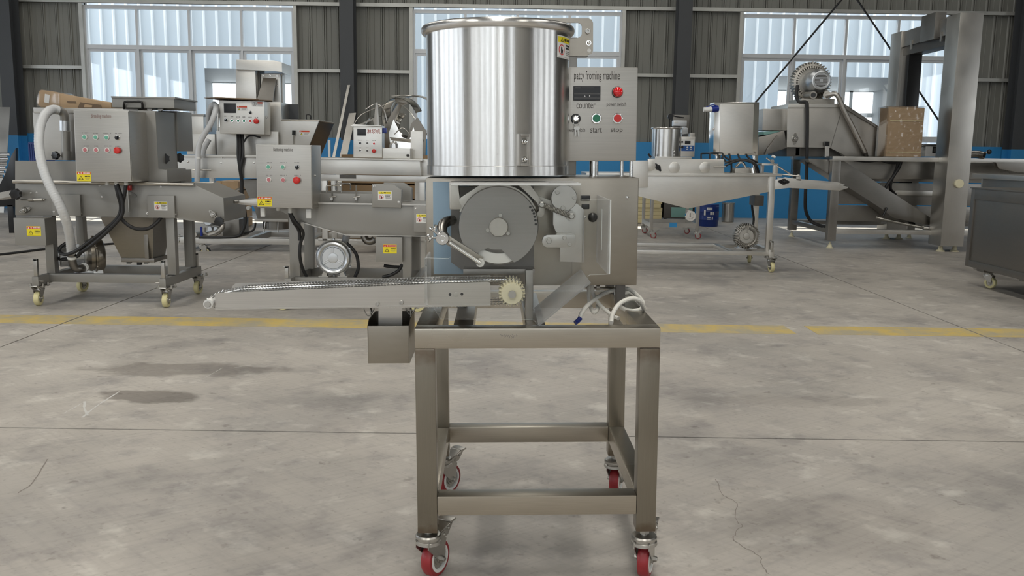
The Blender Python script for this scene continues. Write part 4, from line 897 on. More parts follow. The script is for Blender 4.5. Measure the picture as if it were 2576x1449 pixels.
# ------------------------------------------------------------------ breading machine (far left)
M = Mach('breading_machine', 'grey breading machine with clear looping hose and two-row button box, far left', 'machine', (-2.82, 6.06, 0))
BT_ = 'grey_paint'
CZ = .136
for xp, yy, hd in ((95, 0, (.10, -1)), (417, 0, (.05, -1)), (207, .62, (.25, 1)), (500, .60, (-.1, -1))):
    q = M.F.pz(xp, 0, 0) if 0 else None
    x = M.p(xp, 740, yy).x; foot_caster(M, 'ivory', (x, yy-.028*(hd[1] if abs(hd[1]) > .5 else 0), CZ), hd)
xl = M.p(97, 705, 0).x; xr = M.p(415, 710, 0).x; bz0 = CZ+.006; bz1 = M.p(413, 699, 0).z
for x in (xl, xr):
    MB().box((x-.022, -.045, bz0), (x+.022, .66, bz1), .003).obj('base_rail', BT_, M.r); 
    for yy in (-.02, .62): jack(M, x, yy, bz1, bz1+.10+.02*(yy < .1)); 
    m = MB(); m.cyl((x+.02*(1 if x < -.3 else -1), -.03, bz1-.03), (x+.05*(1 if x == xl else -1), -.03, bz1-.03), .006, n=8); m.obj('lock_bolt', 'zinc', M.r)
for yy in (.10, .56): MB().box((xl+.022, yy, M.p(250, 711, .10).z), (xr-.022, yy+.05, M.p(250, 690, .10).z), .003).obj('base_rail', BT_, M.r)
lz = M.p(250, 690, .10).z
for x0, x1, Y in ((110, 131, .12), (417, 438, .12), (191, 209, .55), (461, 483, .55)): M.leg('leg', BT_, x0, x1, 538, Y, .06, lz)
body = M.pl('conveyor_body', BT_, [(38, 456), (490, 465), (562, 498), (565, 558), (545, 562), (490, 557), (440, 549), (38, 541)], .10, .50, .004)
m = MB(); a = M.p(33, 457, .08); b = M.p(488, 464, .08); m.tube([a, b], .012, 10, 1); m.obj('top_rail', 'steel_bg', body)
m = MB(); a = M.p(488, 460, .5); b = M.p(538, 461, .5); m.tube([a, b], .010, 10, 1); m.obj('top_rail', 'steel_bg', body)
M.pl('upper_panel', BT_, [(38, 404), (362, 408), (362, 456), (38, 455)], .14, .012)
M.box('filter_box', 'steel_bg', 86, 345, 284, 404, .36, .28); M.box('filter_lid', 'steel_bg', 84, 347, 272, 286, .35, .30)
hood = M.pl('hood', BT_, [(347, 277), (392, 279), (397, 426), (420, 426), (421, 459), (350, 459)], .14, .36, .004)
M.box('hood_lid', BT_, 281, 438, 246, 271, .16, .42, .004, hood); M.box('hood_top', BT_, 279, 440, 243, 247, .15, .44, .001, hood)
M.box('hood_rear', BT_, 400, 447, 279, 380, .50, .30, .004, hood); M.box('outlet_box', BT_, 424, 455, 427, 459, .42, .22, .006, hood)
M.pipe('lid_handle', 'black_plastic', [(312, 273, .16), (312, 262, .135), (316, 256, .13), (335, 255, .13), (354, 256, .13), (358, 262, .135), (358, 273, .16)], 3, 10, 4, hood)
for x in (378, 404): M.disc('clamp', 'zinc', x, 273, .3, 7, .01, hood)
for x, y, Y in ((412, 399, .30), (449, 397, .60)): knob_star('clamp_knob', hood, M.p(x, y, Y), .032, (.6, -.8, 0))
# control box
cb = M.pl('control_box', 'steel_bg', [(185, 277), (324, 278), (333, 458), (192, 457)], -.13, .27, .004)
M.pl('box_door', 'steel_box', [(187, 279), (322, 280), (330, 455), (194, 455)], -.142, .012, .002)
for k, x, y in (('mint', 213.4, 345), ('mint', 241.3, 345.4), ('mint', 268.6, 346), ('sel', 295.5, 346.5), ('pink', 215, 377), ('pink', 242.6, 377.5), ('pink', 270.4, 378), ('stop', 297.3, 378.5)): M.btn(k, x, y, -.142, 6.6 if k != 'stop' else 7.6, cb)
M.text('Breading machine', 230, 280, 286, 299, -.142, 'ink_faded', cb)
M.print_([(206, 223, 333, 335.5), (235, 250, 334, 336.5), (260, 280, 334, 336.5), (289, 307, 334, 336.5), (208, 225, 366, 368.5), (237, 251, 366, 368.5), (262, 281, 366, 368.5), (290, 307, 366.5, 369)], -.142, 'ink_grey', cb)
M.stk('elec', 193.6, 229.5, 431.7, 456.4, -.142, cb); bolt(cb, M.p(335, 361, -.05)+Vector((.004, 0, 0)), .009, DOME, math.radians(70))
for x in (270, 293, 317): M.pipe('cable_gland', 'white_plastic', [(x, 458, -.02), (x, 466, -.02)], 5, 12, 1, cb)
M.box('red_cap', 'red_btn', 320, 328, 467, 479, .06, .03)
for pts in ([(291, 464, -.02), (297, 490, -.02), (304, 520, .0), (296, 548, .0), (262, 580, -.01), (225, 608, -.02), (190, 632, .0), (165, 640, .05), (150, 634, .1), (152, 622, .12), (166, 612, .15)], [(295, 464, -.02), (304, 492, -.03), (309, 520, -.03), (304, 545, -.03), (270, 582, -.05), (232, 615, -.05), (205, 634, .0), (192, 646, .1), (160, 652, .15), (140, 648, .2)], [(317, 464, -.02), (313, 490, -.02), (307, 520, .0), (303, 545, .02), (322, 566, .03), (345, 576, .03), (372, 575, .03), (392, 562, .06), (405, 548, .10)]): M.pipe('cable', 'black_rubber', pts, 4.6, 10, 5)
# junction box, hatches, bearings
j = M.box('junction_box', BT_, 36, 114, 549, 617, -.03, .14, .003); M.stk('elec', 67.6, 103, 569, 594, -.03, j); M.bolt(122, 581, .12, 3)
j = M.box('hatch', BT_, 131, 202, 489, 543, .075, .03, .002); M.bolt(135, 533, .075, 2.5, j); M.bolt(204, 537, .09, 2.5, j)
j = M.box('hatch', BT_, 371, 439, 492, 548, .075, .03, .002); M.stk('hand', 388, 421, 507, 529.5, .075, j); M.bolt(370, 537, .09, 2.5, j); M.bolt(441, 539, .09, 2.5, j)
M.bearing(65, 528, .10, 8, tilt=-.35); M.bearing(538.6, 539.5, .10, 8, tilt=.8)
M.pipe('tensioner', 'zinc', [(52, 503, .09), (70, 503, .085), (72, 503, .085), (112, 502, .09)], 1.4, 8, 1); M.pipe('tensioner', 'zinc', [(72, 503, .085), (84, 503, .085)], 4, 10, 1); M.pipe('tensioner', 'zinc', [(85, 503, .085), (107, 502.5, .085)], 3.6, 6, 1)
for x, y in ((77, 485), (92, 484), (250, 466), (404, 470), (256, 495)): M.bolt(x, y, .10, 2)
knob_star('clamp_knob', M.r, M.p(43, 488, .06), .034); knob_star('clamp_knob', M.r, M.p(553, 557, .05), .030)
M.pl('infeed_arm', 'steel_bg', [(-30, 490), (36, 477), (36, 492), (-30, 506)], .13, .3)
ar = MB(); c = M.p(325, 510, .10); ar.lathe((c.x, .098, c.z), (0, -1, 0), [(.075, 0), (.075, .003), (.055, .003), (.055, 0)], 24, False, False, math.radians(10), math.radians(140)); ar.cyl((c.x, .09, c.z-.06), (c.x, .09, c.z+.09), .004, n=8); ar.obj('angle_scale', 'zinc', M.r)
# discharge chute under the belt
m = MB(); t = [M.p(252, 546, .14), M.p(385, 546, .14)]; bq = [M.p(307, 652, .20), M.p(385, 652, .20)]
m.hexa([bq[0], bq[1], t[1], t[0], bq[0]+Vector((0, .22, 0)), bq[1]+Vector((0, .22, 0)), t[1]+Vector((0, .36, 0)), t[0]+Vector((0, .36, 0))]); ch = m.obj('discharge_chute', 'steel_bg_dark', M.r)
M.box('chute_flange', 'steel_bg_dark', 305, 388, 650, 660, .19, .25, .002, ch); M.box('chute_rib', 'steel_bg_dark', 362, 372, 552, 652, .165, .03, .002, ch)
for x in (322, 348, 366): M.box('flange_bolt', 'black_rubber', x-4, x+6, 660, 663+4*(x == 348), .22, .03, .002, ch)
# blower and hose
bl = blower(M.r, M.p(251, 642, .36), .125, (.80, .6, 0), ('steel_warm', 'alu_paint', 'steel_dark'))
hs = M.pipe('pvc_pipe', BT_, [(166, 403, .30), (165, 330, .30)], 10.5, 18, 1); M.pipe('pvc_collar', 'alu_paint', [(163.5, 329, .30), (163, 304, .30)], 12.5, 18, 1, hs); M.pipe('pvc_elbow', BT_, [(163, 305, .30), (161, 288, .29), (152, 279, .27), (140, 276, .24)], 10.5, 16, 6, hs); M.pipe('pvc_collar', BT_, [(167, 403, .30), (166.5, 380, .30)], 12, 18, 1, hs)
knob_star('clamp_knob', hs, M.p(143, 391, .27), .026, (-.3, -1, 0)); M.pipe('knob_shaft', 'zinc', [(143, 391, .28), (158, 391, .3)], 1.5, 8, 1, hs)
M.pipe('suction_hose', 'hose_clear', [(146, 277, .25), (134, 275, .22), (119, 282, .15), (107, 300, .08), (100, 325, .02), (98, 355, -.03), (101, 390, -.07), (109, 425, -.10), (120, 455, -.12), (133, 482, -.13), (147, 508, -.13), (160, 538, -.11), (170, 568, -.06), (176, 598, .0), (179, 622, .04), (180, 636, .06)], 11, 16, 16, hs, lambda i, n: 1+.035*math.sin(i*1.9), 'clear ribbed suction hose')
M.pipe('hose_elbow', 'steel_bg_dark', [(180, 622, .05), (181, 645, .08), (183, 662, .10), (190, 674, .12), (203, 676, .15), (214, 671, .2)], 10, 16, 5, hs)
for a, b in (((180.5, 644, .075), (181, 650, .08)), ((209, 674, .17), (213, 672, .19))): M.pipe('hose_clamp', 'white_plastic', [a, b], 11.5, 16, 1, hs)

# ------------------------------------------------------------------ parcel on the breading machine
pa = Mach('cardboard_parcel', 'long cardboard parcel in clear wrap lying on top of the breading machine', 'parcel', (-2.82, 6.46, M.p(150, 271, .35).z+.012))
pc = pa.pl('parcel_body', 'cardboard', [(93, 256), (98, 229), (104, 226), (160, 238), (228, 250), (279, 258), (280, 272), (150, 273), (104, 270), (95, 264)], .02, .20, .012)
pa.pl('parcel_label', 'sign_white', [(113, 236), (125, 239), (123, 260), (111, 257)], .0165, .003, 0, pc); pa.pl('parcel_print', 'cardboard_dark', [(202, 257), (254, 264), (256, 272), (195, 272)], .0175, .002, 0, pc); pa.pl('parcel_print', 'cardboard', [(213, 262), (232, 265), (231, 270), (211, 270)], .0160, .002, 0, pc); pa.pl('parcel_print', 'cardboard_dark', [(168, 254), (190, 255), (192, 260), (170, 259)], .0175, .002, 0, pc)
m = MB(); m.plate(pa.F, [(90.5, 258), (96, 227), (104, 224), (150, 233), (150, 274), (104, 272), (93, 267)], .012, .215, .012); m.obj('clear_wrap', 'shrink_wrap', pa.r)

# ------------------------------------------------------------------ battering machine (left centre)
M = Mach('battering_machine', 'grey battering machine with round silver blower and six-button box behind the conveyor', 'machine', (-.85, 6.02, 0))
for xp, yy, hd in ((700, .0, (1, 0)), (1040, .0, (1, .1)), (760, .6, (.3, 1)), (1050, .6, (.2, 1))): foot_caster(M, 'ivory', (M.p(xp, 740, yy).x, yy, CZ), hd)
xl = M.p(728, 715, 0).x; xr = M.p(1045, 715, 0).x; z1 = M.p(850, 698, .05).z
for x in (xl, xr): MB().box((x-.022, -.045, CZ+.004), (x+.022, .66, z1), .003).obj('base_rail', BT_, M.r)
for yy in (.05, .56): MB().box((xl+.022, yy, CZ+.012), (xr-.022, yy+.05, z1-.003), .003).obj('base_rail', BT_, M.r)
jack(M, M.p(722, 690, -.02).x, -.02, z1, M.p(722, 670, -.02).z)
for x0, x1, Y in ((727, 752, .075), (1013, 1034, .075), (764, 787, .49), (1036, 1056, .49)): M.leg('leg', BT_, x0, x1, 545, Y, .06, z1-.002)
body = M.pl('trough', BT_, [(690, 522), (700, 517), (807, 509), (1090, 516), (1090, 594), (870, 590), (803, 571), (752, 556)], .06, .50, .004)
M.pl('bottom_bend', 'steel_bg', [(752, 556), (803, 571), (870, 590), (1090, 594), (1090, 596), (870, 592.5), (803, 573.5), (752, 558.5)], .055, .5, 0, body)
M.box('belt_side', BT_, 800, 936, 487, 511, .10, .02, .002); M.box('belt_side', BT_, 800, 1000, 481, 500, .48, .02, .002); M.pl('side_rail', 'steel_bg', [(800, 509), (1090, 514), (1090, 518), (800, 513)], .04, .04)
MB().box(M.p(800, 489, .12)+Vector((0, 0, -.03)), M.p(1000, 489, .48)+Vector((0, 0, -.02))).obj('mesh_belt', 'steel_bg_dark', M.r)
for x0, x1, y0, y1, Y in ((821, 859, 467, 484, .10), (845, 882, 462, 478, .3)): M.pipe('handle', 'chrome', [(x0, y1, Y), (x0, y0+4, Y), (x0+4, y0, Y), (x1-4, y0, Y), (x1, y0+4, Y), (x1, y1, Y)], 1.7, 8, 3)
for x in (835, 896): M.pipe('clamp_rod', 'zinc', [(x, 466, .09), (x, 507, .09)], 1.6, 8, 1); M.disc('clamp_nut', 'zinc', x, 500, .09, 4, .012, None); M.pipe('clamp_handle', 'zinc', [(x-6, 497, .085), (x+10, 494, .085)], 1.8, 8, 1)
j = M.pl('chain_cover', BT_, [(936, 463), (990, 464), (1010, 478), (1009, 523), (936, 521)], .02, .06, .003); M.stk('hand', 951, 985.5, 481, 504, .02, j); M.bolt(941, 468, .02, 2.6, j); M.bolt(1003, 508, .02, 2.6, j)
M.pl('chain_cover', BT_, [(965, 459), (1015, 460), (1036, 474), (1036, 505), (965, 503)], .42, .05, .003)
j = M.box('side_box', BT_, 1041, 1092, 519, 584, .0, .06, .003); M.stk('hand', 1047, 1079, 538.5, 561, .0, j); M.bolt(1046, 525, .0, 2.6, j)
j = M.box('junction_box', BT_, 945, 1012, 597, 659, .02, .14, .003); M.stk('elec', 964, 998, 615, 637.6, .02, j)
cb = M.pl('control_box', 'steel_bg', [(643, 363), (784, 365), (786, 525), (647, 521)], -.14, .28, .004); M.pl('box_door', 'steel_box', [(645, 365), (782, 367), (784, 523), (649, 519)], -.152, .012, .002)
for k, x, y in (('mint', 675.5, 420), ('mint', 711.7, 420.5), ('sel', 748, 421), ('pink', 676.8, 452), ('pink', 712.7, 452.7), ('stop', 747.6, 453.5)): M.btn(k, x, y, -.152, 6.5 if k != 'stop' else 8.2, cb)
M.text('Battering machine', 688, 737, 371, 383, -.152, 'ink_engraved', cb)
M.print_([(668, 685, 408, 410), (705, 723, 408, 410), (740, 757, 408, 410), (669, 686, 440, 442), (705, 723, 440, 442), (740, 758, 440, 442)], -.152, 'ink_grey', cb)
M.stk('elec', 647.5, 684, 494.7, 519.6, -.152, cb); bolt(cb, M.p(789, 442, -.06)+Vector((.004, 0, 0)), .009, DOME, math.radians(70))
for x0, x1, y0, y1 in ((655, 666, 522, 545), (770, 782, 526, 549)): M.box('box_bracket', 'sign_white', x0, x1, y0, y1, -.10, .03, .002, cb)
for x in (700, 730): M.pipe('cable_gland', 'white_plastic', [(x, 522, -.02), (x, 530+6*(x > 710), -.02)], 5, 12, 1, cb)
M.pl('infeed_arm', 'steel_bg', [(590, 511), (600, 504), (690, 498), (700, 524), (603, 514)], .25, .28, .003); M.pipe('arm_roller', 'zinc', [(589, 508, .22), (597, 507, .24)], 4, 12, 1)
blower(M.r, M.p(838, 649, .10), .118, (0.05, -1, 0)); M.pipe('blower_hose', 'hose_clear', [(864, 628, .25), (868, 608, .25), (872, 592, .25)], 9, 14, 4)
M.pipe('hose', 'steel_bg_dark', [(915, 592, .2), (922, 605, .2), (934, 607, .2), (942, 602, .2)], 9, 14, 5)
for pts in ([(730, 535, -.02), (742, 556, -.02), (757, 574, .0), (763, 590, .02), (756, 612, .03), (754, 640, .03), (760, 672, .06), (772, 697, .1)], [(728, 535, -.02), (738, 558, -.01), (752, 580, .02), (754, 605, .02)], [(872, 612, .15), (886, 625, .15), (898, 645, .15), (901, 675, .15), (893, 697, .15)], [(1012, 665, .1), (1003, 680, .1), (985, 691, .1), (962, 697, .1)], [(966, 668, .1), (985, 671, .1), (1010, 672, .12)]): M.pipe('cable', 'black_rubber', pts, 4.2, 10, 5)
# ------------------------------------------------------------------ drum breader with tower (behind the two grey machines)
SB = 'steel_bg_light'
M = Mach('drum_breader', 'tall stainless drum breader with square tower, touch screen box and flared hopper', 'machine', (-2.6, 9.5, 0))
z0 = M.p(520, 613, 0).z; z1 = M.p(520, 598, 0).z; zr = z1
for yy in (0, .85):
    a = M.p(452, 605, yy).x if yy == 0 else M.p(452, 605, 0).x; b = M.p(1080, 605, 0).x; MB().box((a, yy, z0), (b, yy+.06, z1), .004).obj('base_beam', 'steel_bg_light', M.r)
for xp in (462, 620, 780, 940, 1066): x = M.p(xp, 605, 0).x; MB().box((x-.03, .06, z0), (x+.03, .85, z1), .003).obj('base_cross_beam', 'steel_bg', M.r)
for xp, yy, hd in ((508, .03, (1, .15)), (1040, .03, (1, 0)), (452, .88, (-1, .2)), (1050, .88, (1, 0))): caster(M.r, 'black', (M.p(xp, 605, yy).x, yy, z0), hd)
for xp in (470, 760, 1050):
    for yy in (.02, .83): x = M.p(xp, 500, .02).x; MB().box((x-.028, yy, z1), (x+.028, yy+.056, M.p(xp, 445, 0).z), .003).obj('leg', SB, M.r)
tr = M.pl('trough', SB, [(446, 394), (800, 397), (800, 450), (446, 447)], .0, .85, .004); M.pl('trough_rail', SB, [(440, 389), (800, 392.5), (800, 398), (440, 395)], -.03, .06, .002, tr)
for x, y in ((473, 407), (556, 410), (639, 410), (560, 397)): M.bolt(x, y, 0, 2.5, tr)
M.box('side_panel', SB, 469, 543, 337, 389, .25, .03); M.box('feed_box', SB, 468, 512, 291, 337, .28, .5, .004); M.box('feed_box_lid', 'steel_bg_dark', 466, 514, 287, 292, .27, .52, .001)
M.box('side_panel', SB, 545, 700, 330, 392, .22, .03); M.box('gap_strip', 'steel_dark', 541, 546, 337, 389, .245, .02, .001)
# body and flared hopper
bd = M.pl('drum_body', SB, [(600, 256), (707, 257), (708, 302), (803, 303), (778, 366), (745, 380), (600, 380)], .30, .42, .004)
M.pl('hopper_flare', 'steel_dark', [(803, 304), (804, 304), (779, 366), (778, 366)], .30, .42, 0, bd)
m = MB(); a = M.p(803, 303, .30); b = M.p(778, 366, .30); c = M.p(840, 310, .62); d = M.p(807, 392, .62); m.hexa([a, b, b+Vector((0, .01, 0)), a+Vector((0, .01, 0)), c, d, d+Vector((0, .012, 0)), c+Vector((0, .012, 0))]); m.obj('hopper_side', 'steel_bg_dark', bd)
M.pipe('hopper_rim', SB, [(708, 302, .29), (803, 303, .29), (840, 310, .62)], 2.2, 8, 1, bd); M.box('blue_grey_panel', 'blue_grey' if 'blue_grey' in MATS else 'column_paint', 708, 750, 262, 300, .62, .02, .002, bd)
M.pipe('grip', 'black_plastic', [(771, 300, .6), (771, 289, .6), (781, 290, .6), (781, 300, .6)], 1.5, 8, 2, bd); M.stk('plate', 753, 779, 328, 341, .30, bd)
M.pipe('lever', 'zinc', [(738, 363, .28), (738.5, 334, .27)], 1.6, 8, 1, bd); M.pipe('lever_grip', 'black_plastic', [(738.5, 340, .27), (739, 328, .27)], 4, 10, 1, bd)
# tower
tw = M.pl('tower', SB, [(593, 176), (642, 177), (645, 256), (593, 256)], .34, .34, .004); M.pl('tower_cap', SB, [(594, 150), (690, 152), (709, 157), (710, 183), (690, 177), (594, 176)], .30, .42, .006, tw)
M.box('chute_frame', SB, 656, 705, 186, 258, .46, .04, .002, tw); M.box('tower_corner', SB, 702, 711, 186, 258, .55, .12, .002, tw); M.box('tower_bracket', 'steel_dark', 642, 654, 178, 250, .45, .2, .002, tw)
m = MB(); a = [M.p(662, 195, .40), M.p(694, 197, .40), M.p(686, 254, .28), M.p(647, 250, .28)]; m.prism(a, (0, .02, 0)); m.obj('outlet_chute', 'steel_bg_dark', tw)
for x, y in ((661, 190), (679, 190), (697, 191), (698, 215)): M.bolt(x, y, .46, 1.6, tw)
# control box
cb = M.pl('control_box', SB, [(550, 252), (665, 255), (665, 338), (553, 336)], -.05, .24, .004)
m = MB(); fbox(m, M.F, 563, 593, 260, 284, -.056, .006, .001); m.obj('touch_screen', 'black_gloss', cb)
for k, x, y, r in (('sel', 630, 283, 4.4), ('sel', 569, 302, 5), ('green', 584, 303.5, 4.3), ('green', 599.7, 304, 4.3), ('green', 614.3, 304.5, 4.3), ('red', 630, 304.5, 4.5), ('stop', 645.5, 305, 6)): M.btn(k, x, y, -.05, r, cb)
M.stk('plate', 596, 622, 266.5, 279, -.05, cb); M.stk('earth', 633.5, 661, 255.5, 268.5, -.05, cb); M.print_([(580, 588, 292, 294.5), (595, 604, 293, 295.5), (610, 618, 293, 295.5), (625, 634, 293.5, 296), (641, 650, 294, 296.5), (564, 573, 291, 293)], -.05, 'ink_grey', cb)
bolt(cb, M.p(669, 294.5, .02), .014, DOME, math.radians(50))
for x0, a in ((598, 0), (603, 3), (610, 7)): M.pipe('cable', 'black_rubber', [(x0, 336, .05), (x0+1, 360, .0), (x0+1, 392, -.04), (603+a*.4, 425, -.04), (607+a*.3, 455, -.02), (606+a*.5, 490, -.02), (612+a*.5, 525, .0), (616+a*.3, 555, .0), (611, 580, .0), (598, 594, .0), (560, 597, -.02), (500, 597, -.02)], 3.6, 10, 5)
M.pipe('cable', 'black_rubber', [(612, 360, .03), (622, 345, .05), (636, 341, .05), (655, 346, .05)], 2.2, 8, 4); M.pipe('cable', 'black_rubber', [(643, 560, .1), (640, 575, .1), (630, 583, .1), (612, 586, .05)], 2.5, 8, 4)
# hose
hs = M.pipe('hose', 'hose_clear', [(528, 330, .3), (524, 300, .25), (529, 273, .15), (538, 262, .05), (543, 268, -.05), (540, 285, -.10), (530, 312, -.12), (514, 338, -.12), (502, 362, -.12), (498, 390, -.12), (497.5, 420, -.12), (496, 460, -.08)], 6.6, 14, 8, None, lambda i, n: 1+.02*math.sin(i*2.2)); M.pipe('hose', 'hose_clear', [(526, 352, .1), (513, 376, .05), (509, 410, .05), (508, 448, .05)], 6, 12, 6, hs)
M.pipe('hose_band', 'sign_white', [(499, 396, -.121), (499, 400, -.121)], 7.3, 14, 1, hs); M.pipe('wing_bolt', 'zinc', [(484, 427, -.1), (492, 427, -.1), (520, 428, -.08), (531, 428, -.08)], 1.6, 8, 1, hs)
M.pipe('hose_bracket', SB, [(549, 262, .02), (548, 330, .02)], 2.5, 8, 1)
# pump group and tanks beneath
pm2 = blower(M.r, M.p(505, 560, .20)+Vector((.04, .5, 0)), .11, (.25, 1, 0), ('alu_cast', 'alu_paint', 'steel_dark'), name='pump', foot=False); M.pipe('pipe', 'alu_cast', [(526, 592, .05), (545, 585, .05), (557, 575, .05), (560, 562, .08)], 7, 12, 4); M.pipe('pipe', 'alu_cast', [(512, 572, .02), (513, 586, .02), (522, 592, .04)], 5, 12, 4); M.pipe('valve_handle', 'blue_plastic', [(506, 570, 0), (507, 594, 0)], 3.2, 8, 1); M.pipe('pipe', 'alu_cast', [(488, 590, .02), (500, 588, .2)], 7, 14, 1)
M.box('sump_tank', 'steel_bg_dark', 560, 602, 552, 597, .25, .35, .006); M.pl('dark_hopper', 'steel_bg_dark', [(606, 452), (760, 452), (740, 552), (648, 552), (640, 525)], .3, .4, .004); M.box('hopper_outlet', 'steel_bg', 640, 725, 551, 558, .28, .42, .002)
m = MB(); m.lathe(M.p(694, 565, .45), (0, 0, 1), [(.10, -.05), (.14, -.045), (.14, .04), (.1, .05)], 24); m.obj('outlet_valve', 'steel_bg_dark', M.r)
for x in (668, 700): M.pipe('valve_leg', 'zinc', [(x, 556, .3), (x-4 if x < 680 else x-1, 585, .28)], 1.5, 8, 1)
M.pipe('flange_ring', 'chrome', [(590, 487, .5), (597, 478, .5), (605, 476, .5)], 4, 10, 4); M.disc('valve_knob', 'white_plastic', 626, 523, .1, 5, .03)
# cardboard sheets lying on its control box
cs = Mach('cardboard_sheet', 'flattened brown cardboard lying on the touch screen box of the drum breader', 'cardboard', (-2.6, 9.5, 0)); zc = M.p(600, 254.5, 0).z+.004
m = MB(); m.hexa([(M.p(524, 250, 0).x, -.12, zc+.015), (M.p(690, 254, 0).x, -.10, zc), (M.p(690, 254, 0).x, -.10, zc+.006), (M.p(524, 250, 0).x, -.12, zc+.021), (M.p(535, 250, 0).x, .18, zc+.012), (M.p(672, 254, 0).x, .20, zc+.002), (M.p(672, 254, 0).x, .20, zc+.008), (M.p(535, 250, 0).x, .18, zc+.018)]); m.obj('lower_sheet', 'cardboard_dark', cs.r)
m = MB(); m.hexa([(M.p(530, 250, 0).x, -.14, zc+.024), (M.p(655, 254, 0).x, -.08, zc+.014), (M.p(655, 254, 0).x, -.08, zc+.019), (M.p(530, 250, 0).x, -.14, zc+.029), (M.p(560, 250, 0).x, .15, zc+.024), (M.p(640, 254, 0).x, .17, zc+.014), (M.p(640, 254, 0).x, .17, zc+.019), (M.p(560, 250, 0).x, .15, zc+.029)]); m.obj('upper_sheet', 'cardboard', cs.r)

# ------------------------------------------------------------------ slurry machine with the Chinese title
M = Mach('slurry_machine', 'stainless slurry pouring machine with long trough and Chinese-titled button box, left of the hopper', 'machine', (-1.25, 8.0, 0))
M.pl('trough', SB, [(807, 399), (1056, 404), (1059, 442), (808, 437)], .02, .55, .004); M.pl('trough_lip', SB, [(805, 396.5), (1062, 401.5), (1062, 405), (805, 400)], -.005, .6, .002); M.pl('frame_rail', SB, [(800, 438), (1085, 444), (1085, 459), (800, 454)], .06, .06, .002)
M.box('drain_slot', 'steel_dark', 854, 895, 440, 449, .05, .012, .001); M.pl('end_plate', SB, [(1060, 400), (1090, 404), (1090, 445), (1060, 444)], .15, .4, .002)
for xp in (815, 1062):
    for yy in (.07, .5): x = M.p(xp, 460, .07).x; MB().box((x-.025, yy, 0.02), (x+.025, yy+.05, M.p(xp, 452, .07).z), .003).obj('leg', SB, M.r); m = MB(); m.lathe((x, yy+.025, 0), (0, 0, 1), [(.03, 0), (.03, .008), (.015, .022)], 16); m.obj('foot', 'black_rubber', M.r)
M.pl('frame_rail', SB, [(800, 600), (1085, 606), (1085, 612), (800, 606)], .07, .04, .002)
cb = M.pl('control_box', SB, [(889, 317), (961, 319), (961, 397), (889, 396)], .20, .16, .003); m = MB(); fbox(m, M.F, 898.5, 920, 324, 341, .195, .005, .001); m.obj('touch_screen', 'black_gloss', cb)
M.text('淋浆机', 923, 957, 324, 336, .20, 'ink_red', cb)
for k, x, y, r in (('sel', 906, 360, 3.6), ('grey', 924, 360.5, 3.6), ('red', 941, 361.5, 4), ('grey', 906, 378.5, 3.6), ('grey', 924, 379, 3.6), ('stop', 941, 380, 4.6)): M.btn(k, x, y, .20, r, cb)
M.print_([(900, 912, 352, 353.5), (920, 928, 352, 353.5), (937, 946, 353, 354.5), (902, 910, 371, 372.5), (920, 928, 371, 372.5)], .20, 'ink_grey', cb); M.pl('box_lid', SB, [(880, 317), (889, 312), (960, 316), (960, 319), (889, 318)], .18, .2, .001, cb)
M.box('plug_socket', 'blue_plastic', 961, 972, 322, 335, .24, .05, .003, cb); b2 = M.box('drive_box', SB, 962, 1032, 373, 399, .22, .25, .004); M.pipe('small_knob', 'black_plastic', [(1026, 392, .21), (1026, 390, .205)], 4, 10, 1, b2); M.pipe('bow_handle', 'chrome', [(982, 374, .3), (983, 362, .3), (990, 357, .3), (997, 362, .3), (998, 374, .3)], 3, 10, 3, b2); M.box('side_upright', SB, 1033, 1063, 330, 399, .40, .02, .002)

# ------------------------------------------------------------------ scrap heap in a crate behind it
sc_ = Mach('scrap_crate', 'brown wooden crate holding the heap of metal offcuts', 'crate', (-1.45, 10.55, 0)); zt3 = sc_.p(980, 388, 0).z; xa, xb = sc_.p(860, 390, 0).x, sc_.p(1080, 390, 0).x
for k in range(6):
    z = zt3*(k/6); MB().box((xa, 0, z+.01), (xb, .02, z+zt3/6-.01)).obj('board', 'wood', sc_.r, 0); MB().box((xa, .78, z+.01), (xb, .80, z+zt3/6-.01)).obj('board', 'wood', sc_.r, 0)
    for x in (xa, xb): MB().box((x-.01, .02, z+.01), (x+.01, .78, z+zt3/6-.01)).obj('board', 'wood', sc_.r, 0)
MB().box((xa, .02, zt3-.14), (xb, .78, zt3-.12)).obj('deck', 'wood', sc_.r, 0)
SF = sc_.F; GRP = 'metal offcuts in the scrap heap'; OL = 'bent shiny steel offcut in the scrap heap beyond the Chinese-titled box'
OLS = iter(['tall bent plate rising to the peak of the scrap heap', 'jagged shiny plate at the front right of the scrap heap', 'narrow upright strip just right of the Chinese-titled box', 'long flat strip slanting up from the Chinese-titled box lid', 'grey plate at the right end of the scrap heap beside the hopper', 'small square plate on the very top of the scrap heap', 'thin flat strip lying low across the front of the scrap heap', 'biggest open curl of sheet in the middle of the scrap heap', 'shiny curl below the big one in the scrap heap', 'broad curved sheet at the back right of the scrap heap', 'small curl left of the upright plates in the scrap heap', 'smallest curl right behind the Chinese-titled box', 'low cupped offcut at the bottom right of the scrap heap', 'long thin wire arching over the left of the scrap heap', 'short bent wire near the upright strip in the scrap heap', 'thin wire sticking out to the right above the scrap heap', 'bent wire hooked across the front of the scrap heap', 'short wire beside the peak of the scrap heap'])
def offcut(mb, mat='steel_mirror'):
    o = mb.obj('metal_offcut', mat, None, 40); o.matrix_world = SF.M; return tag(o, next(OLS), 'offcut', GRP)
def sheet3(pts, Y, dy, th=.003, mat='steel_mirror'):
    m = MB(); q = [SF.p(x, y, Y+(dy*i/len(pts))) for i, (x, y) in enumerate(pts)]; m.prism(q, (.002, th, .001)); return offcut(m, mat)
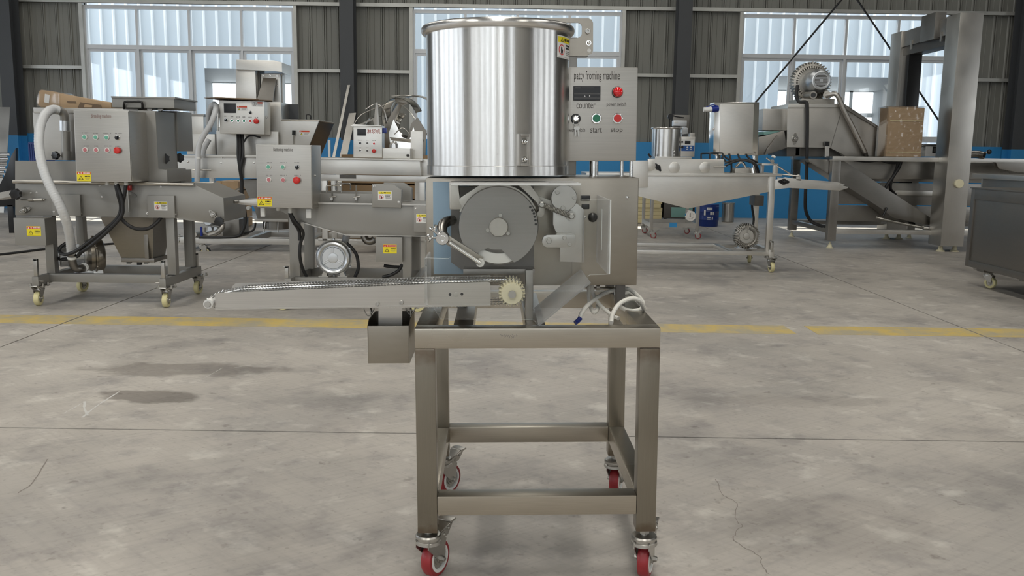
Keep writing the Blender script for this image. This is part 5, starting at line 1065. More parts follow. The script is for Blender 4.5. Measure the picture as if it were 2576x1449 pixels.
def curl(cx, cy, Y, r, a0, a1, wdt, tilt, mat='steel_mirror'):
    m = MB(); c = SF.p(cx, cy, Y); ax = Vector((math.sin(tilt), math.cos(tilt), .25)).normalized(); m.lathe(c-ax*wdt/2, ax, [(r, 0), (r*.97, wdt*.5), (r*.9, wdt), (r*.9-.004, wdt), (r*.97-.004, wdt*.5), (r-.004, 0)], 30, False, False, a0, a1); return offcut(m, mat)
sheet3([(935, 385), (962, 330), (985, 285), (1003, 260), (1012, 262), (985, 330), (978, 392)], .15, .10, mat='steel_bg_light'); sheet3([(985, 390), (978, 335), (990, 300), (1012, 345), (1030, 352), (1040, 320), (1060, 395)], .10, .05)
sheet3([(946, 388), (941, 300), (945, 258), (950, 257), (955, 330), (962, 388)], .05, .04, mat='steel_bg_light'); sheet3([(885, 322), (905, 312), (940, 296), (962, 350), (958, 392), (938, 302), (905, 316), (890, 326)], .12, .02, mat='steel_bg_light')
sheet3([(1012, 388), (1035, 310), (1050, 295), (1072, 330), (1070, 392)], .30, .10, mat='steel_bg'); sheet3([(990, 252), (1022, 248), (1025, 262), (1008, 268)], .35, .05, mat='steel_bg_light'); sheet3([(980, 345), (1050, 352), (1048, 360), (985, 353)], .05, .02)
curl(1015, 298, .28, .26, .3, 4.6, .16, .5); curl(1030, 318, .40, .20, 2.2, 6.0, .22, -.6); curl(1050, 300, .48, .30, .8, 3.4, .18, .2, 'steel_bg_light'); curl(950, 322, .45, .16, 0, 3.0, .14, -.3); curl(925, 340, .40, .12, .2, 3.6, .10, .8); curl(1035, 352, .25, .15, 3.0, 6.2, .2, .1)
for pts in ([(888, 318, .2), (905, 292, .22), (935, 276, .25), (965, 265, .28), (985, 250, .3)], [(920, 275, .3), (945, 262, .3), (965, 275, .3), (975, 310, .25)], [(985, 242, .35), (1020, 240, .36), (1055, 244, .4), (1080, 248, .42)], [(990, 340, .12), (1012, 322, .1), (1030, 338, .1), (1040, 360, .12)], [(1008, 262, .2), (1030, 280, .16), (1045, 300, .14)]):
    m = MB(); m.tube([SF.p(*q) for q in pts], .006, 6, 6); offcut(m, 'steel_bg_light')
# ------------------------------------------------------------------ strips leaning on the column
for pts, lab, wd in (([(828, 520), (874, 214)], 'long pale steel strip leaning against the middle left column', .05), ([(846, 520), (878, 285)], 'shorter wide steel strip leaning beside the long one', .13)):
    a = WORLD.pz(pts[0][0]-14, 575, 0); a = Vector((WORLD.p(pts[0][0]-20, 530, 15.0).x, 14.9, .012)); b = WORLD.p(pts[1][0], pts[1][1], 15.44); n = Vector((1, .1, .1)).normalized()*wd
    m = MB(); m.hexa([a, a+n, a+n+Vector((0, .012, 0)), a+Vector((0, .012, 0)), b, b+n*.9, b+n*.9+Vector((0, .012, 0)), b+Vector((0, .012, 0))]); tag(m.obj('steel_strip', 'steel_bg', None), lab, 'strip', 'strips leaning on the column')
m = MB(); a = WORLD.p(828, 345, 15.3); m.box((a.x-.02, 15.28, 0.0), (a.x+.02, 15.32, WORLD.p(828, 352, 15.3).z), .004); tag(m.obj('white_post', 'ext_white', None), 'short white post standing before the blue wall by the leaning strips', 'post')
# ------------------------------------------------------------------ things seen between and under the machines
def crate(name, lab, x0, x1, ytop, Y, d, mat, cat='crate'):
    K = Mach(name, lab, cat, (WORLD.p((x0+x1)/2, 500, Y).x, Y, 0)); a, b = K.p(x0, ytop, 0).x, K.p(x1, ytop, 0).x; z = K.p((x0+x1)/2, ytop, 0).z
    n = 5
    for k in range(n): MB().box((a, 0, z*k/n+.006), (b, d, z*(k+1)/n-.006), .004).obj('board', mat, K.r, 0)
    for x in (a+.03, b-.03): MB().box((x-.03, -.015, 0), (x+.03, 0, z)).obj('batten', mat, K.r, 0)
    return K
crate('wooden_crate', 'brown crate seen beneath the drum breader trough', 545, 600, 455, 12.2, .6, 'cardboard', 'crate'); crate('wooden_crate', 'narrow brown crate under the left end of the slurry trough', 808, 830, 456, 11.5, .5, 'wood'); crate('wooden_crate', 'brown crate under the right end of the slurry trough', 1014, 1070, 460, 11.5, .5, 'wood'); crate('white_cabinet', 'pale cabinet under the slurry trough behind the wire handles', 836, 862, 458, 11.55, .4, 'sign_white', 'cabinet'); crate('grey_cabinet', 'grey cabinet under the middle of the slurry trough', 868, 945, 459, 12.1, .4, 'steel_bg', 'cabinet')
# left edge: black roller machine, navy crate, metal sheet
K = Mach('roller_machine', 'black sided roller conveyor end at the left edge of the hall', 'machine', (-6.2, 11.2, 0))
K.pl('side_plate', 'black_plastic', [(-60, 520), (40, 520), (40, 372), (28, 392), (12, 440), (-5, 474), (-60, 482)], 0, .06, .003)
for k in range(6): K.pipe('roller', 'chrome', [(5+k*1.0-10, 388+k*11, .12), (26-k*3.5, 388+k*11, .12)], 4, 12, 1)
K.pl('side_plate', 'blue_paint', [(-60, 520), (-10, 520), (-10, 382), (-60, 382)], .5, .05, .003)
for x in (-50, 20): K.leg('leg', 'black_plastic', x, x+14, 515, .0, .06, 0)
K = Mach('navy_crate', 'dark navy plastic crate between the column and the breading machine', 'crate', (-7.2, 14.2, 0)); a, b = K.p(70, 355, 0).x, K.p(96, 355, 0).x; z = K.p(80, 357, 0).z
MB().box((a, 0, 0), (b, .5, z), .02).obj('crate_body', 'blue_drum', K.r)
for k in range(5): x = a+(b-a)*(k+.5)/5; MB().box((x-.012, -.012, .04), (x+.012, .0, z-.03), .003).obj('rib', 'blue_drum', K.r)
m = MB(); a = WORLD.p(-30, 268, 14.8); b = WORLD.p(8, 268, 14.8); m.hexa([(a.x, 14.6, 0), (b.x, 14.6, 0), (b.x, 14.61, 0), (a.x, 14.61, 0), (a.x, 15.0, b.z), (b.x, 15.0, b.z), (b.x, 15.01, b.z), (a.x, 15.01, b.z)]); tag(m.obj('metal_sheet', 'steel_bg', None), 'grey metal sheet standing at the left edge by the blue wall', 'sheet')
# black cable lying across the floor behind the breading machine
m = MB(); m.tube([WORLD.pz(x, y, .012) for x, y in ((-40, 643), (0, 640), (60, 633), (115, 626), (190, 620), (270, 614), (340, 608), (420, 604), (480, 601), (560, 600))], .012, 8, 5); tag(m.obj('floor_cable', 'black_rubber', None), 'black cable running across the floor behind the breading machine', 'cable')
# ------------------------------------------------------------------ batter applicator with V trough (right of the patty machine)
M = Mach('batter_applicator', 'pale stainless batter applicator with V-shaped trough and outfeed arm, right of the patty machine', 'machine', (2.0, 8.42, 0))
for xp, yy, hd, k in ((1939, 0, (.15, -1), 'ivory'), (1886, .70, (.2, 1), 'ivory_plain'), (1500, 0, (.1, -1), 'ivory'), (1500, .7, (.2, 1), 'ivory_plain')): foot_caster(M, k, (M.p(xp, 640, yy).x, yy, CZ), hd)
zb1 = M.p(1800, 641, 0).z; zb2 = M.p(1800, 631, 0).z; xl = M.p(1500, 636, 0).x; xr = M.p(1938, 636, 0).x
for yy in (-.02, .66): MB().box((xl, yy, zb1), (xr, yy+.045, zb2), .003).obj('base_rail', SB, M.r)
for x in (xl+.02, M.p(1840, 636, 0).x, xr): MB().box((x-.025, -.045 if x == xr else .025, zb1 if x != xr else CZ+.005), (x+.025, .72, zb2+(.02 if x == xr else 0)), .003).obj('base_rail', SB, M.r)
for x0, x1, Y in ((1935, 1950, -.01), (1899, 1912, .66), (1490, 1506, -.01), (1490, 1504, .66)): M.leg('leg', SB, x0, x1, 444, Y, .045, zb2)
jack(M, M.p(1942, 620, -.04).x, -.04, zb2, M.p(1942, 607, -.04).z)
tr = M.pl('trough', SB, [(1480, 442), (1938, 444), (1938, 482), (1730, 525), (1600, 492), (1480, 455)], .01, .62, .004); M.pl('trough_rail', SB, [(1475, 435), (1968, 437), (1968, 444), (1475, 443)], -.02, .68, .003, tr)
M.pl('end_cover', SB, [(1590, 404), (1630, 404), (1630, 471), (1590, 471)], -.05, .05, .002)
hb = M.pl('belt_housing', SB, [(1648, 399), (1822, 401), (1822, 437), (1630, 437), (1630, 400)], .04, .05, .003)
for x in (1696, 1773): M.disc('cover_disc', SB, x, 421.5, .04, 14, .012, hb)
M.disc('cover_disc', SB, 1636, 417, .03, 13, .01, hb); M.bearing(1655, 421, .04, 6.5, hb, 'black_plastic', .9); M.pipe('tension_rod', 'zinc', [(1795, 419, .03), (1808, 419, .03), (1826, 419.5, .03)], 1.6, 8, 1, hb)
M.box('belt_housing_rear', SB, 1630, 1822, 402, 436, .55, .04, .003, hb)
for x0, x1, y0, Y in ((1764, 1806, 386, .2), (1786, 1818, 385, .1)): M.pipe('handle', 'black_plastic', [(x0, 402, Y), (x0, y0+3, Y), (x0+3, y0, Y), (x1-3, y0, Y), (x1, y0+3, Y), (x1, 402, Y)], 2, 8, 3, hb)
# outfeed arm
am = M.pl('outfeed_arm', SB, [(1950, 452), (1975, 446), (2010, 451), (2106, 464), (2133, 470), (2134, 473), (2112, 480), (1985, 472), (1950, 477)], -.01, .012, .002); M.pl('outfeed_arm_far', SB, [(1955, 446), (2106, 458), (2126, 465), (2110, 472), (1960, 466)], .55, .012, .002, am); M.bearing(1971, 457, -.012, 7.5, am, 'black_plastic', .05)
M.pipe('nose_bar', 'zinc', [(2120, 472, .0), (2113, 466, .55)], 2.5, 10, 1, am); M.pl('arm_lug', SB, [(2003, 453), (2004, 441), (2010, 438), (2014, 442), (2015, 455)], -.01, .012, .001, am); M.pipe('link', 'zinc', [(2010, 443, -.015), (1968, 439, -.015)], 1.6, 8, 1, am)
M.pipe('adjust_rod', 'chrome', [(1928, 397, .1), (1942, 408, .08), (1992, 441, .0)], 1.9, 8, 1); M.pipe('adjust_grip', 'white_plastic', [(1942, 392, .1), (1950, 396, .1)], 3.2, 10, 1); br = M.pl('rod_bracket', SB, [(1946, 412), (1958, 412), (1956, 438), (1945, 438)], .06, .03, .001); M.pl('rod_bracket', SB, [(1917, 411), (1958, 412), (1958, 416), (1917, 416)], .06, .3, .001, br); M.pl('rod_bracket', SB, [(1915, 412), (1923, 412), (1921, 438), (1913, 438)], .3, .03, .001, br)
M.disc('rod_pivot', 'zinc', 1942, 406, .07, 4.5, .02)
# drain pump on the trough rim and cables
m = MB(); m.prism([M.p(x, y, .25) for x, y in ((1848, 428), (1852, 422), (1858, 425), (1885, 421), (1895, 426), (1896, 438), (1850, 438))], (0, .18, 0), .006); m.obj('pump_housing', 'alu_cast', M.r); M.pipe('pump_bow', 'chrome', [(1851, 420, .3), (1862, 409, .28), (1870, 411, .28), (1876, 422, .28)], 3, 10, 4); M.pipe('hinge_knob', 'chrome', [(1891, 422, .2), (1894, 438, .2)], 3.6, 10, 1)
for pts in ([(1815, 396, .3), (1830, 408, .3), (1850, 402, .28), (1880, 402, .25), (1900, 412, .22), (1908, 430, .22), (1908, 442, .22)], [(1824, 410, .2), (1850, 403, .2), (1882, 406, .2), (1898, 415, .2), (1905, 435, .2)], [(1824, 418, .15), (1840, 410, .15), (1862, 404, .2), (1890, 402, .3), (1906, 410, .35)], [(1835, 388, .35), (1839, 405, .32), (1840, 425, .32), (1838, 437, .32)], [(1857, 388, .35), (1860, 398, .34), (1868, 404, .3)], [(1877, 388, .35), (1884, 398, .34), (1894, 404, .3)], [(1818, 388, .35), (1828, 398, .34), (1840, 404, .3)]): M.pipe('cable', 'black_rubber', pts, 2.4, 8, 5)
# control cabinet on posts, seen from the back
cbk = M.pl('control_cabinet', 'steel_mirror', [(1797, 257), (1910, 257), (1906, 390), (1794, 390)], .36, .20, .004, None, 'mirror-finished control cabinet'); M.pl('cabinet_panel', 'steel_bg_light', [(1812, 261), (1897, 261), (1893, 386), (1811, 386)], .345, .015, .006, cbk)
for x in (1806, 1900): M.leg('cabinet_post', 'steel_mirror', x-6, x+6, 388, .44, .05, M.p(1900, 440, .44).z, cbk)
M.pipe('plug_body', 'blue_plastic', [(1806, 273, .34), (1790, 275, .33)], 8, 14, 1, cbk); M.pipe('plug_cap', 'white_plastic', [(1791, 275, .33), (1775, 276, .32), (1770, 276, .32)], 6.2, 14, 1, cbk); M.pipe('plug_strap', 'blue_plastic', [(1803, 266, .34), (1792, 264, .33), (1776, 270, .32)], 1.2, 8, 4, cbk); M.bolt(1795, 325, .36, 3, cbk)
# blower on the base
bl = blower(M.r, M.p(1878, 594, .35), .112, (-.12, -1, 0), ('alu_cast', 'alu_paint', 'steel_dark'))
m = MB(); c = M.p(1878, 594, .35); R_ = .112
for k in range(44):
    a = 2*math.pi*k/44; d = Vector((math.cos(a), 0, math.sin(a))); m.hexa([c+d*R_*q[1]+Vector((-d.z, 0, d.x))*q[0]*R_*.028+Vector((0, q[2], 0)) for q in ((-1, .70, -.026), (1, .70, -.026), (1, 1.13, -.018), (-1, 1.13, -.018), (-1, .70, .03), (1, .70, .03), (1, 1.13, .06), (-1, 1.13, .06))])
m.obj('cooling_fin', 'alu_cast', bl); M.pipe('cable', 'black_rubber', [(1894, 490, .6), (1892, 520, .6), (1896, 550, .6), (1893, 572, .5)], 3, 8, 5); M.box('drive_motor', 'steel_dark', 1898, 1922, 492, 518, .45, .2, .01)
m = MB(); m.lathe(M.p(1733, 528, .32), (0, 0, -1), [(.03, 0), (.03, .07)], 16); m.lathe(M.p(1737, 543, .30), (0, -1, 0), [(.045, -.05), (.045, .0), (.05, .004), (.05, .014), (.03, .014), (.028, .004)], 24); m.obj('drain_valve', 'chrome', M.r)

# ------------------------------------------------------------------ second, small patty machine farther back
M = Mach('small_patty_machine', 'small far patty machine with round hopper and blue-and-white panel on a red-castered trolley', 'machine', (2.15, 11.7, 0))
zk = .108
for xp, yy, hd in ((1640, 0, (.8, -.3)), (1752, 0, (.8, -.3)), (1618, .75, (.8, -.3)), (1724, .75, (.8, -.3))): caster(M.r, 'red_small', (M.p(xp, 575, yy).x, yy, zk), hd)
xa, xb = M.p(1634.5, 560, 0).x, M.p(1758, 560, 0).x; z1, z2 = M.p(1695, 572, 0).z, M.p(1695, 561, 0).z; zt4 = M.p(1695, 440, 0).z
for x in (xa+.02, xb-.02):
    for yy in (0, .72): MB().box((x-.02, yy-.02, zk+.005), (x+.02, yy+.02, zt4), .003).obj('leg', 'steel_bg', M.r)
    MB().box((x-.018, .02, z1), (x+.018, .70, z2)).obj('frame_rail', 'steel_bg', M.r)
for yy in (-.018, .70): MB().box((xa+.04, yy, z1), (xb-.04, yy+.036, z2)).obj('frame_rail', 'steel_bg', M.r)
m = MB(); fbox(m, M.F, 1684, 1703, 560, 572, -.0195, .002); m.obj('blue_tape', 'blue_paint', M.r, label='scrap of blue tape'); MB().box((xa, -.02, zt4), (xb, .74, zt4+.04), .003).obj('table_top', 'steel_bg', M.r)
MB().box((xa+.06, .15, zt4+.04), (xb-.10, .68, M.p(1680, 394, .2).z), .01).obj('housing', 'steel_bg_light', M.r)
c = M.p(1677, 360, .35); r_ = M.sc(1677, 360, .35, 37); zb5 = M.p(1677, 397, .35).z; zt5 = M.p(1677, 323, .35).z
m = MB(); m.lathe((c.x, .35, zb5), (0, 0, 1), [(r_, 0), (r_, zt5-zb5), (r_-.004, zt5-zb5), (r_-.004, .02)], 48, True, False); hp2 = m.obj('hopper', 'steel_hop', M.r); m = MB(); m.lathe((c.x, .35, zt5), (0, 0, 1), [(r_+.006+.012*math.cos(a), .012*math.sin(a)) for a in [2*math.pi*k/10 for k in range(11)]], 48, False, False); m.obj('hopper_rim', 'steel_hop', hp2)
for q in ((1696, 381), (1696, 390)): M.bolt(q[0], q[1], .35-r_, 2, hp2)
cp = M.box('control_panel', 'steel_bg_light', 1713, 1748, 344, 394, .25, .12, .004); m = MB(); fbox(m, M.F, 1714, 1746.5, 351, 366, .249, .001); m.mat(1); fbox(m, M.F, 1714, 1746.5, 366, 380, .2485, .0015); m.mat(2); fbox(m, M.F, 1723, 1737, 354.5, 363, .247, .002); m.mat(0)
for x in (1729, 1738): m.lathe(M.p(x, 371, .2485), (0, -1, 0), [(.012, 0), (.012, .004)], 14)
m.mat(2); m.lathe(M.p(1716, 357, .249), (0, -1, 0), [(.013, 0), (.013, .01)], 14); m.lathe(M.p(1716, 370, .2485), (0, -1, 0), [(.016, 0), (.016, .01)], 14); m.mat(0)
for x in (1726, 1735): fbox(m, M.F, x, x+5, 375, 376.5, .248, .001)
m.obj('panel_print', ['sign_white', 'blue_label', 'black_gloss'], cp, 0)
gm = M.box('gear_motor', 'alu_paint', 1694, 1728, 303, 317, .35, .12, .008); M.box('motor_label', 'sign_white', 1696, 1706, 306, 310, .348, .003, .0005, gm); M.pipe('motor_hose', 'black_rubber', [(1685, 320, .35), (1684, 300, .35), (1681, 294, .35), (1688, 289, .35), (1700, 293, .35), (1720, 296, .35)], 1.6, 8, 5, gm); M.disc('black_cap', 'black_plastic', 1686, 293, .34, 7, .03, gm); M.box('lift_frame', 'steel_bg_dark', 1692, 1734, 289, 336, .48, .01, .002, gm); M.pl('lift_arm', 'alu_paint', [(1690, 322), (1722, 317), (1730, 322), (1730, 336), (1716, 338), (1712, 327)], .38, .06, .004, gm); M.box('lift_post', 'steel_bg', 1735, 1748, 334, 350, .32, .1, .004, gm); M.pipe('crank', 'black_rubber', [(1631, 387, .2), (1638, 396, .2)], 2.6, 8, 1)
# blue drum, foam boards, small bin by the wall
K = Mach('blue_drum', 'dark blue plastic drum with white print standing by the blue wall', 'drum', (3.03, 13.9, 0)); r_ = K.sc(1783, 545, 0, 26); zt6 = K.p(1783, 517, 0).z
m = MB(); m.lathe((0, 0, 0), (0, 0, 1), [(r_*.92, 0), (r_*.95, .02), (r_, zt6*.3), (r_*1.03, zt6*.33), (r_, zt6*.36), (r_, zt6*.7), (r_*1.03, zt6*.73), (r_, zt6*.76), (r_, zt6*.96), (r_*.9, zt6)], 36); dr = m.obj('drum_body', 'blue_drum', K.r); m = MB(); m.lathe((0, 0, zt6), (0, 0, 1), [(r_*.98, -.012), (r_*.98, .02), (r_*.85, .022)], 36); m.obj('lid', 'blue_drum', dr)
m = MB()
for (u, v, w_, h_) in ((-.35, .80, .5, .13), (-.05, .58, .22, .14), (.2, .58, .12, .14), (-.3, .42, .3, .05), (-.3, .34, .3, .05), (.12, .34, .12, .14), (-.62, .55, .16, .25)):
    for k in range(5):
        a0_ = u+w_*k/5; a1_ = u+w_*(k+.85)/5; f = lambda a, z: Vector((math.sin(a)*(r_+.006), -math.cos(a)*(r_+.006), z)); m.quad(f(a0_, zt6*v), f(a1_, zt6*v), f(a1_, zt6*(v+h_)), f(a0_, zt6*(v+h_)))
m.obj('drum_print', 'sign_white', dr, 0)['kind'] = 'stuff'
zf = 0.012; lb_f = ['bottom-most', 'second from bottom', 'third from bottom', 'fourth from bottom', 'fifth from bottom', 'sixth from bottom', 'seventh from bottom', 'eighth from bottom', 'ninth from bottom', 'topmost']
xa2, xb2 = WORLD.p(1560, 530, 14.2).x, WORLD.p(1664, 530, 14.2).x
for k in range(10):
    o = random.uniform(-.02, .02); m = MB(); m.box((xa2+o, 14.2+o, zf), (xb2+o, 15.1, zf+.058), .004); tag(m.obj('foam_board', 'foam_yellow', None), lb_f[k]+' pale yellow foam board in the stack by the wall', 'board', 'stacked yellow foam boards'); zf += .0605
K = Mach('steel_pot', 'grey steel pot standing behind the blue drum', 'pot', (3.55, 14.8, 0)); m = MB(); m.lathe((0, 0, 0), (0, 0, 1), [(.09, 0), (.10, .01), (.10, .30), (.11, .31), (.11, .32), (.09, .32)], 28); m.obj('pot_body', 'steel_bg', K.r)
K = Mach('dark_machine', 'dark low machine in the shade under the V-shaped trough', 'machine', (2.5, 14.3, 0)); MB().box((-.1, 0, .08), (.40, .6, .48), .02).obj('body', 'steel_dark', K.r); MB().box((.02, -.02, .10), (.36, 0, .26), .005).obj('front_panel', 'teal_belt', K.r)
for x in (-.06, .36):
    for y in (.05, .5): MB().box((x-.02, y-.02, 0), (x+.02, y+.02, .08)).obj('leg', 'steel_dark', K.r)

# ------------------------------------------------------------------ long fryer line with inclined scraper conveyor
M = Mach('fryer_line', 'long dark stainless fryer frame with inclined conveyor and white levelling feet at right', 'machine', (4.6, 10.7, 0)); SD = 'steel_fry'
def lfoot(x, y):
    m = MB(); m.lathe((x, y, 0), (0, 0, 1), [(.042, 0), (.042, .008), (.028, .016), (.022, .045), (.010, .047), (.010, .08)], 20); m.obj('levelling_foot', 'cream_plastic', M.r)
zl = M.p(2098, 606, 0).z; ztp = M.p(2100, 404, 0).z; zlip = M.p(2100, 393, 0).z
xf = M.p(2099, 500, 0).x; xe = M.p(2660, 500, 0).x
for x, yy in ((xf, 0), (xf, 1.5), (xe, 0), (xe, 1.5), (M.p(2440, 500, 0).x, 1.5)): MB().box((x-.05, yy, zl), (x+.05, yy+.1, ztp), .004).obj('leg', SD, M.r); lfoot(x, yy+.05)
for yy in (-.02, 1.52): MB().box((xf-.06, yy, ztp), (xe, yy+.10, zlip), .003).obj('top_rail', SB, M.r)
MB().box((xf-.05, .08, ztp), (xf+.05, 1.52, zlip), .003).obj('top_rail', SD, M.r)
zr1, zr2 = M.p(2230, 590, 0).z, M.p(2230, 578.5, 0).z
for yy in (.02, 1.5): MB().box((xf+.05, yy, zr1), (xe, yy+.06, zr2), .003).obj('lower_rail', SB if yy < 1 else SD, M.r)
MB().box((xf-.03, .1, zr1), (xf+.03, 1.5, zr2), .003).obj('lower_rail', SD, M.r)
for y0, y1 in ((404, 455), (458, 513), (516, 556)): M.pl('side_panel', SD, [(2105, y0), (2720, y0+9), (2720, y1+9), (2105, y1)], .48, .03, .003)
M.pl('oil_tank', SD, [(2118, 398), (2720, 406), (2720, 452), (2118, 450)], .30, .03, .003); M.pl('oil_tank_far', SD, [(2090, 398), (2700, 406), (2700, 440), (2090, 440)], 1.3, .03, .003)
M.pl('inclined_conveyor', 'steel_bg_dark', [(2034, 399), (2122, 404), (2354, 556), (2354, 570), (2246, 548), (2222, 528), (2117, 460), (2036, 408)], .12, .34, .004); M.pipe('tail_roller', 'chrome', [(2322, 573, .1), (2352, 574, .1)], 5, 14, 1); M.box('tie_bar', SB, 2252, 2358, 480, 492, .40, .05, .003); M.pipe('drain_pipe', 'alu_cast', [(2205, 547, .3), (2225, 552, .25), (2270, 562, .2), (2330, 574, .15)], 4, 10, 4); M.pipe('drain_handle', 'black_plastic', [(2222, 542, .1), (2232, 522, .1)], 2.5, 8, 1); M.pipe('chrome_elbow', 'chrome', [(2192, 512, .6), (2192, 536, .6), (2196, 544, .6)], 3, 10, 4)
for pts in ([(2268, 398, .2), (2262, 420, .2), (2246, 445, .2), (2230, 468, .2), (2228, 482, .22), (2240, 490, .25), (2252, 489, .38)], [(2262, 398, .2), (2255, 425, .22), (2242, 455, .22), (2240, 475, .25), (2248, 485, .38)], [(2215, 402, .1), (2235, 408, .1), (2260, 408, .1), (2272, 398, .15)], [(2148, 402, .2), (2180, 405, .2), (2215, 402, .2)]): M.pipe('cable', 'black_rubber', pts, 4, 10, 5)
M.pl('guard_panel', SD, [(2505, 408), (2720, 412), (2720, 436), (2560, 434), (2512, 424)], -.10, .08, .003); M.pipe('oil_spout', SD, [(2440, 388, .05), (2462, 388, .0), (2476, 391, -.05)], 9, 18, 1); M.pipe('spout_bore', 'black_plastic', [(2475, 391, -.047), (2477, 391, -.054)], 5, 16, 1); M.pipe('spout_lever', 'zinc', [(2476, 386, -.03), (2486, 382, -.03)], 1.5, 8, 1); m = MB(); m.sphere(M.p(2488, 382, -.03), .03, 12); m.obj('lever_ball', 'black_plastic', M.r)
M.box('switch_panel', 'sign_white', 2328, 2382, 368, 394, .25, .2, .004); m = MB(); fbox(m, M.F, 2346, 2356, 369, 385, .244, .006, .001); m.mat(1); fbox(m, M.F, 2349, 2353.5, 373, 382, .241, .004, .001); m.obj('rocker_switch', ['black_plastic', 'steel_dark'], M.r); M.box('panel_top', 'steel_dark', 2322, 2382, 363, 368, .24, .22, .001)
# feed drum with blower, standing on the fryer frame
D = Mach('feed_drum', 'stainless feed drum with a ribbed blower on top, standing on the fryer frame', 'machine', (4.0, 11.0, 0)); 
bd = D.pl('drum_body', 'steel_bg', [(1981, 271), (2120, 270), (2222, 333), (2222, 397), (2125, 392), (2089, 371), (1979, 371)], .0, .7, .005); D.pl('drum_lid', SB, [(1984, 261), (2117, 261), (2117, 270), (1982, 271)], -.02, .74, .003, bd); D.pl('slope_lid', 'steel_bg_dark', [(2117, 262), (2126, 262), (2226, 328), (2226, 334), (2120, 270)], -.02, .74, .002, bd); D.pl('weld_seam', 'steel_bg_dark', [(2114, 285), (2116, 285), (2091, 371), (2089, 371)], -.002, .002, 0, bd)
D.box('inlet_box', 'steel_bg', 1919, 1981, 274, 328, .08, .5, .004, bd); D.pl('inlet_chute', 'steel_bg_dark', [(1909, 345), (1945, 336), (1973, 328), (1979, 372), (1940, 386), (1907, 392)], .02, .5, .003, bd); D.pl('belt_end', 'teal_belt', [(1920, 331), (1962, 330), (1955, 336), (1922, 339)], .06, .4, .001, bd); D.pl('chute_wing', 'steel_bg_dark', [(1930, 375), (1956, 340), (1979, 370), (1925, 390)], -.04, .03, .002, bd); D.bearing(1999, 349, .0, 8, bd, 'zinc', 1.57)
D.pl('support_beam', 'steel_dark', [(1979, 372), (2088, 372), (2124, 393.5), (1979, 393.5)], .10, .5, .002); MB().box(D.p(2002, 372, .1), Vector((D.p(2012, 372, .1).x, 1.3, zlip-.0)), .002).obj('support_post', 'steel_dark', D.r); D.box('latch_bar', SB, 2076, 2086, 360, 396, -.06, .03, .003, bd); D.box('latch_grip', 'black_plastic', 2075, 2087, 356, 368, -.07, .04, .004, bd)
bw = D.p(2066, 202, .05); Rm = D.sc(2066, 202, .05, 29)
m = MB(); m.lathe(bw, (0, 1, 0), [(Rm*.66, .004), (Rm*.70, 0), (Rm*.80, .004), (Rm*.97, .05), (Rm, .07), (Rm, .16), (Rm*.92, .17), (Rm*.92, .38)], 40); mo = m.obj('motor', 'alu_paint', D.r); m = MB(); m.lathe((bw.x, bw.y-.001, bw.z), (0, 1, 0), [(Rm*.56, 0), (Rm*.56, .004)], 28); m.obj('motor_grille', 'steel_dark', mo); m = MB()
for k in range(9): z = (k-4)*Rm*.115; hw = math.sqrt(max(0, (Rm*.55)**2-z*z)); m.box((bw.x-hw, bw.y-.004, bw.z+z-Rm*.025), (bw.x+hw, bw.y-.001, bw.z+z+Rm*.025))
m.obj('grille_bar', 'alu_paint', mo); m = MB(); m.box((bw.x-Rm*.13, bw.y-.006, bw.z-Rm*.13), (bw.x+Rm*.13, bw.y-.003, bw.z+Rm*.13)); m.obj('grille_badge', 'alu_paint', mo)
m = MB(); vc = D.p(2040, 207, .40); RV = D.sc(2040, 207, .4, 47); m.lathe(vc, (0, 1, 0), [(RV*.7, 0), (RV*.85, -.04), (RV*.95, -.03), (RV, .02), (RV, .08), (RV*.8, .14), (RV*.5, .15)], 40); vo = m.obj('blower_volute', 'alu_cast', mo)
m = MB()
for k in range(40):
    a = 2*math.pi*k/40; d = Vector((math.cos(a), 0, math.sin(a))); t = Vector((-d.z, 0, d.x)); m.hexa([vc+d*RV*q[1]+t*q[0]*RV*.028+Vector((0, q[2], 0)) for q in ((-1, .72, -.05), (1, .72, -.05), (1, 1.06, -.03), (-1, 1.06, -.03), (-1, .72, .1), (1, .72, .1), (1, 1.06, .08), (-1, 1.06, .08))])
m.obj('cooling_fin', 'alu_cast', vo)
for x, fw_ in ((2046, -1), (2080, 1)):
    D.pipe('port', 'alu_cast', [(x-18*(fw_ < 0)+4*(fw_ > 0), 240, .35), (x, 239, .02)], 9, 14, 1, vo); D.pipe('port_bore', 'black_plastic', [(x, 239, .0205), (x, 239, .012)], 6.2, 14, 1, vo) if fw_ < 0 else D.pipe('air_pipe', 'steel_bg', [(2078, 241, .02), (2090, 238, -.02), (2102, 237, -.05), (2112, 250, -.06), (2122, 275, -.06), (2150, 330, -.06), (2176, 384, -.05)], 6, 14, 5)
D.box('blower_plate', 'alu_cast', 2015, 2100, 248, 261, .05, .5, .004, vo); D.pipe('pipe_flange', 'steel_dark', [(2176, 382, -.05), (2179, 396, -.03)], 5.5, 12, 1)
D.pipe('cable', 'black_rubber', [(2006, 215, .1), (2004, 240, .05), (2010, 256, .0), (2028, 257, -.04), (2031, 275, -.05), (2031, 330, -.05), (2030, 390, -.05), (2029, 440, -.02), (2026, 490, .0), (2027, 530, .05), (2040, 556, .1), (2065, 568, .0), (2080, 570, -.1)], 4.2, 10, 6)
